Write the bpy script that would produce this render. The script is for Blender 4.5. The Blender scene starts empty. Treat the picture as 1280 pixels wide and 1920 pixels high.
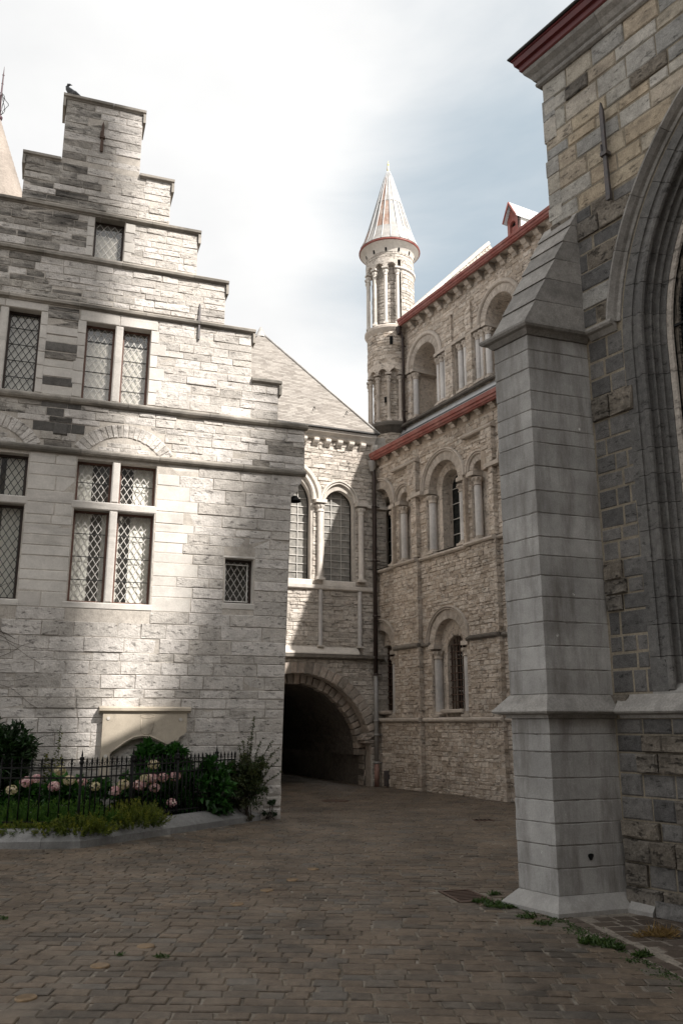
import bpy, math, random
import numpy as np
from mathutils import Vector
from mathutils.geometry import tessellate_polygon

R = math.radians
sin, cos, pi = math.sin, math.cos, math.pi
rng = random.Random(11)
scene = bpy.context.scene
COL = scene.collection

# ------------------------------------------------------------------ camera
cam_d = bpy.data.cameras.new("camera")
cam = bpy.data.objects.new("camera", cam_d)
COL.objects.link(cam)
cam.location = (0, 0, 1.65)
cam.rotation_euler = (R(90 + 13.93), 0, 0)
cam_d.sensor_fit = 'VERTICAL'
cam_d.sensor_height = 36
cam_d.lens = 30.0
cam_d.clip_start = 0.1
cam_d.clip_end = 2000
scene.camera = cam

# ------------------------------------------------------------------ node helper
def N(nt, kind, **kw):
    n = nt.nodes.new(kind)
    for k, v in kw.items():
        if k.startswith('i_'):
            key = k[2:]
            n.inputs[int(key) if key.isdigit() else key.replace('_', ' ')].default_value = v
        else:
            setattr(n, k, v)
    return n

def ramp(nt, stops, interp='LINEAR'):
    n = nt.nodes.new('ShaderNodeValToRGB')
    e = n.color_ramp.elements
    while len(e) < len(stops):
        e.new(0.5)
    for i, (p, c) in enumerate(stops):
        e[i].position = p
        e[i].color = (c[0], c[1], c[2], 1) if not isinstance(c, (int, float)) else (c, c, c, 1)
    n.color_ramp.interpolation = interp
    return n

# ------------------------------------------------------------------ sky, sun, exposure
SUN_AZ, SUN_EL = 50.0, 44.0          # azimuth from -Y towards +X
world = bpy.data.worlds.new("World")
scene.world = world
world.use_nodes = True
wn = world.node_tree
wn.nodes.clear()
sky = N(wn, 'ShaderNodeTexSky', sky_type='NISHITA', sun_disc=False, sun_elevation=R(SUN_EL),
        sun_rotation=R(180 - SUN_AZ), altitude=20, air_density=1.0, dust_density=3.0, ozone_density=1.0)
tc = N(wn, 'ShaderNodeTexCoord')
mp = N(wn, 'ShaderNodeMapping')
mp.inputs['Scale'].default_value = (1.0, 1.0, 1.9)
mp.inputs['Location'].default_value = (0.35, 0.2, 0.15)
wn.links.new(tc.outputs['Generated'], mp.inputs['Vector'])
n1 = N(wn, 'ShaderNodeTexNoise', i_Scale=1.5, i_Detail=7.0, i_Roughness=0.55, i_Distortion=0.4)
wn.links.new(mp.outputs[0], n1.inputs['Vector'])
dot = N(wn, 'ShaderNodeVectorMath', operation='DOT_PRODUCT')
dot.inputs[1].default_value = (0.245, 0.829, 0.503)        # middle of the blue gap in the cloud
nrm = N(wn, 'ShaderNodeVectorMath', operation='NORMALIZE')
wn.links.new(tc.outputs['Generated'], nrm.inputs[0])
wn.links.new(nrm.outputs[0], dot.inputs[0])
gap = N(wn, 'ShaderNodeMath', operation='MULTIPLY_ADD', i_1=-0.11)
wn.links.new(n1.outputs['Fac'], gap.inputs[0])
wn.links.new(dot.outputs['Value'], gap.inputs[2])
cr = ramp(wn, [(0.893, 1.0), (0.952, 0.15)], 'EASE')
wn.links.new(gap.outputs[0], cr.inputs[0])
n2 = N(wn, 'ShaderNodeTexNoise', i_Scale=2.6, i_Detail=6.0, i_Roughness=0.5)
wn.links.new(mp.outputs[0], n2.inputs['Vector'])
cc = ramp(wn, [(0.28, (6.3, 6.35, 6.4)), (0.6, (7.9, 7.85, 7.75))])
wn.links.new(n2.outputs['Fac'], cc.inputs[0])
sd = N(wn, 'ShaderNodeMixRGB', blend_type='MIX')
sd.inputs[0].default_value = 0.7
sd.inputs[2].default_value = (3.1, 4.25, 5.0, 1)
wn.links.new(sky.outputs[0], sd.inputs[1])
bw = N(wn, 'ShaderNodeRGBToBW')
wn.links.new(sky.outputs[0], bw.inputs[0])
cs_ = N(wn, 'ShaderNodeMixRGB', blend_type='ADD')           # cloud takes on the brightness of the sky behind it
cs_.inputs[0].default_value = 0.35
wn.links.new(cc.outputs[0], cs_.inputs[1])
wn.links.new(bw.outputs[0], cs_.inputs[2])
mx = N(wn, 'ShaderNodeMixRGB')
wn.links.new(cr.outputs[0], mx.inputs[0])
wn.links.new(sd.outputs[0], mx.inputs[1])
wn.links.new(cs_.outputs[0], mx.inputs[2])
bg = N(wn, 'ShaderNodeBackground')
bg.inputs['Strength'].default_value = 0.067
wn.links.new(mx.outputs[0], bg.inputs['Color'])
wo = N(wn, 'ShaderNodeOutputWorld')
wn.links.new(bg.outputs[0], wo.inputs['Surface'])

sun_d = bpy.data.lights.new("sun", 'SUN')
sun_d.energy = 5.0
sun_d.angle = R(0.53)
sun_d.color = (1.0, 0.95, 0.89)
sun = bpy.data.objects.new("sun", sun_d)
COL.objects.link(sun)
S = Vector((sin(R(SUN_AZ)) * cos(R(SUN_EL)), -cos(R(SUN_AZ)) * cos(R(SUN_EL)), sin(R(SUN_EL))))
sun.rotation_euler = S.to_track_quat('Z', 'Y').to_euler()
sun.location = S * 40

scene.view_settings.view_transform = 'Standard'
scene.view_settings.look = 'None'
scene.view_settings.exposure = 0.95
scene.view_settings.gamma = 1.0
scene.view_settings.use_curve_mapping = False

# ------------------------------------------------------------------ materials
def new_mat(name):
    m = bpy.data.materials.new(name)
    m.use_nodes = True
    nt = m.node_tree
    nt.nodes.clear()
    out = N(nt, 'ShaderNodeOutputMaterial')
    p = N(nt, 'ShaderNodeBsdfPrincipled')
    nt.links.new(p.outputs[0], out.inputs['Surface'])
    return m, nt, p, out

def mixc(nt, fac, a, b, mode='MIX'):
    n = N(nt, 'ShaderNodeMixRGB', blend_type=mode)
    for i, x in enumerate((fac, a, b)):
        if hasattr(x, 'links') or hasattr(x, 'is_linked'):
            nt.links.new(x, n.inputs[i])
        elif i == 0:
            n.inputs[0].default_value = x
        else:
            n.inputs[i].default_value = (x[0], x[1], x[2], 1)
    return n.outputs[0]

def stone(name, cols, bump=0.6, dist=0.02, medium=9.0, fine=55.0, blotch=0.25, grain=0.25, rough=0.9,
          stain=None, stain_amt=0.0, stain_scale=(0.5, 0.5, 3.5), stain_lo=0.52, stain_hi=0.72, pits=0.0,
          tone_noise=0.0, wash=None, specks=0.0):
    m, nt, p, out = new_mat(name)
    L = nt.links
    geo = N(nt, 'ShaderNodeNewGeometry')
    pos = geo.outputs['Position']
    att = N(nt, 'ShaderNodeAttribute', attribute_name='tone')
    nb = N(nt, 'ShaderNodeTexNoise', i_Scale=1.1, i_Detail=5.0, i_Roughness=0.6)
    L.new(pos, nb.inputs['Vector'])
    t = att.outputs['Fac']
    if tone_noise:
        a = N(nt, 'ShaderNodeMath', operation='MULTIPLY_ADD', i_1=tone_noise, i_2=-tone_noise * 0.5)
        L.new(nb.outputs['Fac'], a.inputs[0])
        b = N(nt, 'ShaderNodeMath', operation='ADD', use_clamp=True)
        L.new(a.outputs[0], b.inputs[0])
        L.new(t, b.inputs[1])
        t = b.outputs[0]
    cr = ramp(nt, [((i + 0.5) / len(cols) if len(cols) > 1 else 0.5, c) for i, c in enumerate(cols)])
    L.new(t, cr.inputs[0])
    c = cr.outputs[0]
    # broad blotches
    rb = ramp(nt, [(0.32, 1.0 - blotch), (0.68, 1.0 + blotch * 0.45)])
    L.new(nb.outputs['Fac'], rb.inputs[0])
    c = mixc(nt, 1.0, c, rb.outputs[0], 'MULTIPLY')
    # medium noise
    nm = N(nt, 'ShaderNodeTexNoise', i_Scale=medium, i_Detail=7.0, i_Roughness=0.62)
    L.new(pos, nm.inputs['Vector'])
    rm = ramp(nt, [(0.30, 1.0 - grain), (0.70, 1.0 + grain * 0.5)])
    L.new(nm.outputs['Fac'], rm.inputs[0])
    c = mixc(nt, 1.0, c, rm.outputs[0], 'MULTIPLY')
    nf = N(nt, 'ShaderNodeTexNoise', i_Scale=fine, i_Detail=4.0, i_Roughness=0.65)
    L.new(pos, nf.inputs['Vector'])
    rf = ramp(nt, [(0.34, 1.0 - grain * 0.8), (0.66, 1.0 + grain * 0.35)])
    L.new(nf.outputs['Fac'], rf.inputs[0])
    c = mixc(nt, 1.0, c, rf.outputs[0], 'MULTIPLY')
    if wash:
        nw = N(nt, 'ShaderNodeTexNoise', i_Scale=0.7, i_Detail=6.0, i_Roughness=0.7)
        mw = N(nt, 'ShaderNodeMapping')
        mw.inputs['Scale'].default_value = (2.2, 2.2, 0.5)
        mw.inputs['Location'].default_value = (4, 2, 1)
        L.new(pos, mw.inputs[0]); L.new(mw.outputs[0], nw.inputs['Vector'])
        rw = ramp(nt, [(0.5, 0.0), (0.75, 0.45)])
        L.new(nw.outputs['Fac'], rw.inputs[0])
        c = mixc(nt, rw.outputs[0], c, wash)
    if stain:
        ms = N(nt, 'ShaderNodeMapping')
        ms.inputs['Scale'].default_value = stain_scale
        L.new(pos, ms.inputs[0])
        ns = N(nt, 'ShaderNodeTexNoise', i_Scale=1.6, i_Detail=8.0, i_Roughness=0.68)
        L.new(ms.outputs[0], ns.inputs['Vector'])
        rs = ramp(nt, [(stain_lo, 0.0), (stain_hi, stain_amt)])
        L.new(ns.outputs['Fac'], rs.inputs[0])
        c = mixc(nt, rs.outputs[0], c, stain)
    if specks:
        vo = N(nt, 'ShaderNodeTexVoronoi', i_Scale=5.0)
        nd = mixc(nt, 0.06, pos, nf.outputs['Color'])
        L.new(nd, vo.inputs['Vector'])
        rv = ramp(nt, [(0.05, specks), (0.085, 0.0)])
        L.new(vo.outputs['Distance'], rv.inputs[0])
        sc_ = N(nt, 'ShaderNodeSeparateColor')
        L.new(vo.outputs['Color'], sc_.inputs[0])
        gt = N(nt, 'ShaderNodeMath', operation='GREATER_THAN', i_1=0.72)
        L.new(sc_.outputs[0], gt.inputs[0])
        mu = N(nt, 'ShaderNodeMath', operation='MULTIPLY')
        L.new(gt.outputs[0], mu.inputs[0]); L.new(rv.outputs[0], mu.inputs[1])
        c = mixc(nt, mu.outputs[0], c, (0.72, 0.72, 0.69))
    h = N(nt, 'ShaderNodeMath', operation='MULTIPLY_ADD', i_1=0.45)
    L.new(nf.outputs['Fac'], h.inputs[0]); L.new(nm.outputs['Fac'], h.inputs[2])
    hh = h.outputs[0]
    if pits:
        mpz = N(nt, 'ShaderNodeMapping')
        mpz.inputs['Scale'].default_value = (1, 1, 2.4)
        L.new(pos, mpz.inputs[0])
        npz = N(nt, 'ShaderNodeTexNoise', i_Scale=7.5, i_Detail=5.0, i_Roughness=0.7)
        L.new(mpz.outputs[0], npz.inputs['Vector'])
        rp = ramp(nt, [(0.36, 0.0), (0.43, 1.0)])
        L.new(npz.outputs['Fac'], rp.inputs[0])
        k = N(nt, 'ShaderNodeMath', operation='MULTIPLY_ADD', i_1=pits)
        L.new(rp.outputs[0], k.inputs[0]); L.new(hh, k.inputs[2])
        hh = k.outputs[0]
        rq = ramp(nt, [(0.34, 0.45), (0.42, 1.0)])
        L.new(npz.outputs['Fac'], rq.inputs[0])
        c = mixc(nt, 1.0, c, rq.outputs[0], 'MULTIPLY')
    bp = N(nt, 'ShaderNodeBump', i_Strength=bump, i_Distance=dist)
    L.new(hh, bp.inputs['Height'])
    L.new(bp.outputs[0], p.inputs['Normal'])
    L.new(c, p.inputs['Base Color'])
    p.inputs['Roughness'].default_value = rough
    p.inputs['Specular IOR Level'].default_value = 0.25
    return m

def plain(name, col, rough=0.6, metal=0.0, var=0.25, scale=14.0, bump=0.15, spec=0.4, col2=None, lo=0.4, hi=0.65):
    m, nt, p, out = new_mat(name)
    L = nt.links
    geo = N(nt, 'ShaderNodeNewGeometry')
    n = N(nt, 'ShaderNodeTexNoise', i_Scale=scale, i_Detail=6.0, i_Roughness=0.65)
    L.new(geo.outputs['Position'], n.inputs['Vector'])
    r = ramp(nt, [(0.3, 1 - var), (0.7, 1 + var * 0.6)])
    L.new(n.outputs['Fac'], r.inputs[0])
    base = col
    if col2:
        n2 = N(nt, 'ShaderNodeTexNoise', i_Scale=scale * 0.35, i_Detail=6.0, i_Roughness=0.7)
        L.new(geo.outputs['Position'], n2.inputs['Vector'])
        r2 = ramp(nt, [(lo, 0.0), (hi, 1.0)])
        L.new(n2.outputs['Fac'], r2.inputs[0])
        base = mixc(nt, r2.outputs[0], col, col2)
    c = mixc(nt, 1.0, base, r.outputs[0], 'MULTIPLY')
    L.new(c, p.inputs['Base Color'])
    p.inputs['Roughness'].default_value = rough
    p.inputs['Metallic'].default_value = metal
    p.inputs['Specular IOR Level'].default_value = spec
    if bump:
        b = N(nt, 'ShaderNodeBump', i_Strength=bump, i_Distance=0.01)
        L.new(n.outputs['Fac'], b.inputs['Height'])
        L.new(b.outputs[0], p.inputs['Normal'])
    return m

def leafmat(name, a, b, rough=0.45, trans=0.25, c=None):
    m, nt, p, out = new_mat(name)
    L = nt.links
    att = N(nt, 'ShaderNodeAttribute', attribute_name='tone')
    r = ramp(nt, [(0.1, a), (0.7, b)] + ([(0.95, c)] if c else []))
    L.new(att.outputs['Fac'], r.inputs[0])
    L.new(r.outputs[0], p.inputs['Base Color'])
    p.inputs['Roughness'].default_value = rough
    p.inputs['Specular IOR Level'].default_value = 0.35
    tr = N(nt, 'ShaderNodeBsdfTranslucent')
    br = mixc(nt, 1.0, r.outputs[0], (1.2, 1.4, 0.6), 'MULTIPLY')
    L.new(br, tr.inputs['Color'])
    mxs = N(nt, 'ShaderNodeMixShader', i_0=trans)
    L.new(p.outputs[0], mxs.inputs[1]); L.new(tr.outputs[0], mxs.inputs[2])
    L.new(mxs.outputs[0], out.inputs['Surface'])
    return m

def glassmat(name, tint=(0.9, 0.93, 0.9), dust=0.06, refl=0.12):
    m, nt, p, out = new_mat(name)
    nt.nodes.remove(p)
    L = nt.links
    t = N(nt, 'ShaderNodeBsdfTransparent'); t.inputs[0].default_value = (*tint, 1)
    g = N(nt, 'ShaderNodeBsdfGlossy', i_Roughness=0.04); g.inputs[0].default_value = (1, 1, 1, 1)
    d = N(nt, 'ShaderNodeBsdfDiffuse'); d.inputs[0].default_value = (0.55, 0.55, 0.52, 1)
    m1 = N(nt, 'ShaderNodeMixShader', i_0=dust)
    L.new(t.outputs[0], m1.inputs[1]); L.new(d.outputs[0], m1.inputs[2])
    m2 = N(nt, 'ShaderNodeMixShader', i_0=refl)
    L.new(m1.outputs[0], m2.inputs[1]); L.new(g.outputs[0], m2.inputs[2])
    L.new(m2.outputs[0], out.inputs['Surface'])
    return m

M = {}
M['house'] = stone('house_stone', [(.45, .42, .385), (.52, .488, .452), (.57, .535, .50), (.60, .565, .53), (.505, .47, .43)],
                   bump=0.9, dist=0.035, medium=7, fine=38, blotch=.16, grain=.2, pits=.22,
                   stain=(.12, .108, .095), stain_amt=.7, stain_scale=(.22, .22, 2.4), stain_lo=.55, stain_hi=.75)
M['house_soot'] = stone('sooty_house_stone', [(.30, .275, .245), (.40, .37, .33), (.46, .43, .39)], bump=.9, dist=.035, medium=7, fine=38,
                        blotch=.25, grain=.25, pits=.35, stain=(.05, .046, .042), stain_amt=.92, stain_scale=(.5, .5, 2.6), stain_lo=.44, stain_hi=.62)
M['house_smooth'] = stone('dressed_house_stone', [(.50, .47, .435), (.58, .55, .51), (.54, .51, .47)], bump=.25, dist=.01,
                          medium=6, fine=40, blotch=.18, grain=.12, stain=(.13, .12, .11), stain_amt=.6,
                          stain_scale=(.4, .4, 2.4), stain_lo=.57, stain_hi=.78)
M['house_dark'] = stone('sooty_stone', [(.10, .095, .088), (.16, .15, .14)], bump=.6, dist=.02, grain=.3)
M['string'] = stone('string_course_stone', [(.30, .275, .24), (.40, .37, .33)], bump=.35, dist=.012, grain=.2, medium=7,
                    stain=(.09, .085, .075), stain_amt=.85, stain_scale=(.6, .6, 1.6), stain_lo=.45, stain_hi=.68)
M['mortar'] = stone('lime_mortar', [(.44, .40, .355), (.50, .46, .41)], bump=.5, dist=.02, grain=.25)
M['mortar_dark'] = stone('dark_joint', [(.42, .35, .285), (.50, .42, .345)], bump=.5, dist=.02, grain=.3)
M['church'] = stone('rubble_limestone', [(.46, .39, .32), (.59, .51, .435), (.66, .58, .50), (.63, .565, .495), (.52, .44, .365)],
                    bump=.9, dist=.035, medium=11, fine=45, blotch=.2, grain=.26, pits=.5,
                    stain=(.075, .062, .05), stain_amt=.55, stain_scale=(.6, .6, 2.2), stain_lo=.56, stain_hi=.75)
M['church_smooth'] = stone('carved_limestone', [(.46, .405, .35), (.55, .49, .43)], bump=.3, dist=.012, grain=.2, blotch=.2,
                           stain=(.11, .095, .08), stain_amt=.5, stain_scale=(1, 1, 1.5), stain_lo=.55)
M['shaft'] = stone('blue_stone_shaft', [(.50, .48, .465), (.58, .56, .54)], bump=.15, dist=.006, grain=.15, blotch=.2)
M['ledge'] = stone('weathered_ledge', [(.13, .115, .10), (.21, .19, .165)], bump=.4, dist=.012, grain=.3)
M['arch'] = stone('pale_rubble', [(.46, .42, .37), (.56, .51, .455), (.62, .565, .505), (.52, .465, .41)], bump=.85, dist=.03,
                  medium=10, fine=45, blotch=.22, grain=.28, pits=.6, stain=(.09, .08, .07), stain_amt=.5, stain_lo=.56,
                  stain_scale=(.5, .5, 2.5))
M['arch_smooth'] = stone('pale_carved_stone', [(.56, .52, .47), (.63, .585, .535)], bump=.25, dist=.01, grain=.15, blotch=.2)
M['voussoir'] = stone('arch_voussoir_stone', [(.30, .265, .23), (.40, .35, .305), (.44, .37, .315)], bump=.7, dist=.025, grain=.3)
M['chapel'] = stone('chapel_wall_stone', [(.33, .325, .31), (.42, .405, .375), (.48, .455, .405), (.50, .42, .31), (.45, .37, .275),
                                          (.51, .485, .44)],
                    bump=.6, dist=.025, medium=8, fine=60, blotch=.25, grain=.3, pits=.45,
                    stain=(.055, .05, .042), stain_amt=.6, stain_scale=(.8, .8, 2.6), stain_lo=.56, stain_hi=.75)
M['chapel_grey'] = stone('chapel_blue_stone', [(.125, .122, .12), (.16, .156, .152), (.20, .193, .185)], bump=.6, dist=.016,
                         medium=14, fine=85, blotch=.18, grain=.35, pits=.25)
M['chapel_rough'] = stone('chapel_rough_tan_stone', [(.24, .21, .175), (.30, .265, .22), (.235, .215, .19)], bump=1.0, dist=.05,
                          medium=8, fine=40, blotch=.3, grain=.35, pits=.9, stain=(.05, .043, .035), stain_amt=.7,
                          stain_scale=(.8, .8, 3), stain_lo=.5, stain_hi=.7)
M['jamb'] = stone('window_moulding_stone', [(.145, .142, .138), (.17, .166, .16), (.195, .19, .182)], bump=.55, dist=.012,
                  medium=16, fine=90, blotch=.2, grain=.32, pits=.2)
M['mortar_pale'] = stone('pale_pointing', [(.27, .235, .18), (.32, .28, .22)], bump=.5, dist=.015, grain=.3)
M['butt'] = stone('buttress_blue_stone', [(.385, .378, .365), (.42, .413, .40), (.45, .443, .43)], bump=.5, dist=.01, medium=5, fine=70,
                  blotch=.28, grain=.16, stain=(.12, .105, .092), stain_amt=.85, stain_scale=(2.8, 2.8, .5), stain_lo=.46, stain_hi=.72, tone_noise=.5, specks=.9)
M['butt_joint'] = stone('grey_bed_joint', [(.19, .18, .165), (.25, .235, .22)], bump=.5, dist=.01, grain=.3)
M['butt_cap'] = stone('buttress_coping_stone', [(.30, .287, .27), (.37, .353, .33)], bump=.5, dist=.015, grain=.25, blotch=.3,
                      stain=(.08, .075, .065), stain_amt=.6, stain_scale=(1.2, 1.2, 1.2), stain_lo=.48)
M['plinth'] = stone('pale_plinth_stone', [(.31, .30, .285), (.36, .35, .335)], bump=.25, dist=.01, grain=.15, blotch=.25,
                    stain=(.17, .15, .13), stain_amt=.6, stain_scale=(2, 2, 2), stain_lo=.52)
M['cobble'] = stone('cobble_stone', [(.097, .080, .063), (.14, .105, .076), (.155, .118, .085), (.125, .097, .073), (.162, .123, .088),
                                     (.118, .105, .09), (.138, .107, .079)],
                    bump=.6, dist=.014, medium=14, fine=90, blotch=.42, grain=.38, rough=.46, tone_noise=.4, wash=(.20, .165, .13))
M['cobble_joint'] = stone('sandy_joint', [(.15, .125, .095), (.20, .17, .135)], bump=.8, dist=.015, medium=18, fine=80, blotch=.4,
                          grain=.5, stain=(.30, .27, .23), stain_amt=.75, stain_scale=(1.1, 1.1, 1.1), stain_lo=.47, stain_hi=.68)
M['sett'] = stone('apron_sett', [(.085, .066, .052), (.115, .09, .07), (.10, .08, .066)], bump=.5, dist=.012, medium=16, fine=80, grain=.3,
                  rough=.7)
M['sett_joint'] = stone('apron_mortar', [(.24, .21, .175), (.29, .255, .215)], bump=.6, dist=.012, medium=18, grain=.4, blotch=.4)
M['kerb'] = stone('kerb_blue_stone', [(.19, .188, .183), (.25, .247, .24)], bump=.4, dist=.012, grain=.25, blotch=.3,
                  stain=(.10, .10, .095), stain_amt=.6, stain_scale=(1.5, 1.5, 1.5), stain_lo=.5)
M['soil'] = stone('bed_soil', [(.03, .023, .016), (.05, .038, .026)], bump=1, dist=.05, grain=.4)
M['slate'] = stone('roof_slate', [(.21, .19, .17), (.265, .243, .22), (.30, .278, .252)], bump=.4, dist=.012, medium=12, fine=50, grain=.14, blotch=.1)
M['slate_dark'] = stone('aisle_slate', [(.10, .105, .115), (.15, .155, .165)], bump=.4, dist=.01, grain=.25)
M['slate_brown'] = stone('spire_slate', [(.24, .205, .175), (.30, .26, .225)], bump=.5, dist=.015, medium=14, grain=.22)
M['lead'] = plain('lead_sheet', (.46, .47, .48), rough=.5, var=.2, scale=5, bump=.1)
M['zinc'] = plain('cone_lead', (.33, .32, .305), rough=.6, var=.28, scale=5, bump=.1, col2=(.25, .235, .22), lo=.42, hi=.68)
M['rust_panel'] = plain('rusty_lead', (.26, .165, .125), rough=.7, var=.3, scale=8, bump=.1, col2=(.38, .32, .28), lo=.45, hi=.7)
M['red'] = plain('red_painted_gutter', (.22, .055, .042), rough=.55, var=.3, scale=7, bump=.05, col2=(.28, .12, .10), lo=.4, hi=.68)
M['red_dark'] = plain('dark_red_eave_board', (.10, .011, .012), rough=.4, var=.2, scale=5, bump=.03)
M['plum'] = plain('plum_painted_iron', (.05, .018, .024), rough=.5, var=.2, bump=.03)
M['black'] = plain('black_roof_edge', (.02, .018, .017), rough=.5, var=.2, bump=.05)
M['iron'] = plain('wrought_iron', (.008, .008, .008), rough=.6, var=.3, scale=40, bump=.1, spec=.2)
M['iron_grey'] = plain('grey_iron_anchor', (.075, .072, .075), rough=.5, var=.3, scale=30, bump=.15, col2=(.10, .08, .075))
M['rusty_iron'] = plain('rusty_iron', (.075, .045, .032), rough=.75, var=.35, scale=30, bump=.2)
M['pipe_dark'] = plain('brown_downpipe', (.045, .032, .028), rough=.45, var=.25, scale=10, bump=.05)
M['pipe_grey'] = plain('grey_downpipe', (.27, .26, .25), rough=.5, var=.2, scale=10, bump=.05)
M['pipe_red'] = plain('pinkish_pipe_foot', (.26, .15, .125), rough=.6, var=.25, scale=12, bump=.05)
M['wood'] = plain('reddish_window_wood', (.12, .062, .045), rough=.5, var=.25, scale=14, bump=.05)
M['wood_dark'] = plain('dark_window_wood', (.035, .022, .017), rough=.5, var=.3, scale=14, bump=.05)
M['came'] = plain('lead_came', (.48, .46, .43), rough=.5, var=.2, scale=40, bump=.05, metal=.2)
M['came_dark'] = plain('dark_lead_came', (.03, .03, .03), rough=.5, var=.2, scale=40, bump=.05)
M['glass'] = glassmat('leaded_glass', tint=(.95, .96, .94), dust=.03, refl=.055)
M['glass_dusty'] = glassmat('dusty_leaded_glass', tint=(.86, .86, .83), dust=.16, refl=.08)
M['glass_dark'] = plain('dark_church_glass', (.012, .016, .016), rough=.12, var=.5, scale=9, bump=.12, spec=.5)
M['glass_pale'] = plain('dusty_church_glass', (.17, .165, .15), rough=.4, var=.3, scale=9, bump=.25, spec=.4, col2=(.32, .30, .27), lo=.4, hi=.7)
M['curtain'] = plain('white_net_curtain', (.72, .70, .66), rough=.9, var=.06, scale=20, bump=0, spec=.1)
M['blind'] = plain('pale_blind', (.58, .55, .50), rough=.9, var=.15, scale=3, bump=0, spec=.1, col2=(.40, .37, .34), lo=.45, hi=.7)
M['room'] = plain('room_plaster', (.12, .11, .10), rough=.9, var=.2, bump=0)
M['plaque'] = stone('carved_plaque_stone', [(.44, .385, .31), (.48, .42, .34)], bump=.2, dist=.008, medium=6, fine=50, grain=.1, blotch=.15,
                    stain=(.16, .14, .12), stain_amt=.6, stain_scale=(1.6, 1.6, 1.6), stain_lo=.55)
M['brass'] = plain('worn_brass', (.22, .15, .085), rough=.45, metal=.5, var=.35, scale=30, bump=.08, col2=(.16, .11, .065), lo=.45, hi=.7)
M['gold'] = plain('gilt_finial', (.62, .48, .22), rough=.35, metal=.6, var=.15, bump=.02)
M['pigeon'] = plain('pigeon_feathers', (.06, .062, .068), rough=.6, var=.4, scale=50, bump=.1, col2=(.16, .165, .175), lo=.5, hi=.6)
M['void'] = plain('dark_interior', (.015, .015, .015), rough=.95, var=.2, bump=0, spec=.0)
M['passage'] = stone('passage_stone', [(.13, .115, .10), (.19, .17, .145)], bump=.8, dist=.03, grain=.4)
M['lf_dark'] = leafmat('dark_leaf', (.008, .022, .006), (.022, .055, .014), trans=.15, c=(.035, .085, .02))
M['lf_mid'] = leafmat('hydrangea_leaf', (.015, .05, .01), (.035, .115, .02), trans=.25, c=(.06, .17, .03))
M['lf_yel'] = leafmat('heath_leaf', (.03, .055, .012), (.13, .155, .022), trans=.25, c=(.27, .24, .035))
M['lf_green'] = leafmat('feathery_leaf', (.025, .07, .012), (.07, .15, .025), trans=.25, c=(.12, .19, .03))
M['lf_dull'] = leafmat('small_dull_leaf', (.03, .05, .02), (.075, .09, .035), trans=.2, c=(.11, .105, .05))
M['petal'] = leafmat('pink_petal', (.46, .22, .25), (.66, .42, .43), trans=.2, c=(.72, .58, .54))
M['petal_cream'] = leafmat('cream_petal', (.40, .36, .20), (.58, .50, .34), trans=.2, c=(.62, .48, .40))
M['straw'] = leafmat('dry_grass_blade', (.16, .10, .04), (.30, .20, .09), trans=.2)
M['weed'] = leafmat('joint_grass_blade', (.025, .05, .012), (.055, .095, .025), trans=.2)
M['twig'] = plain('bare_twig', (.055, .042, .032), rough=.85, var=.3, scale=40, bump=.1)

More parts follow.
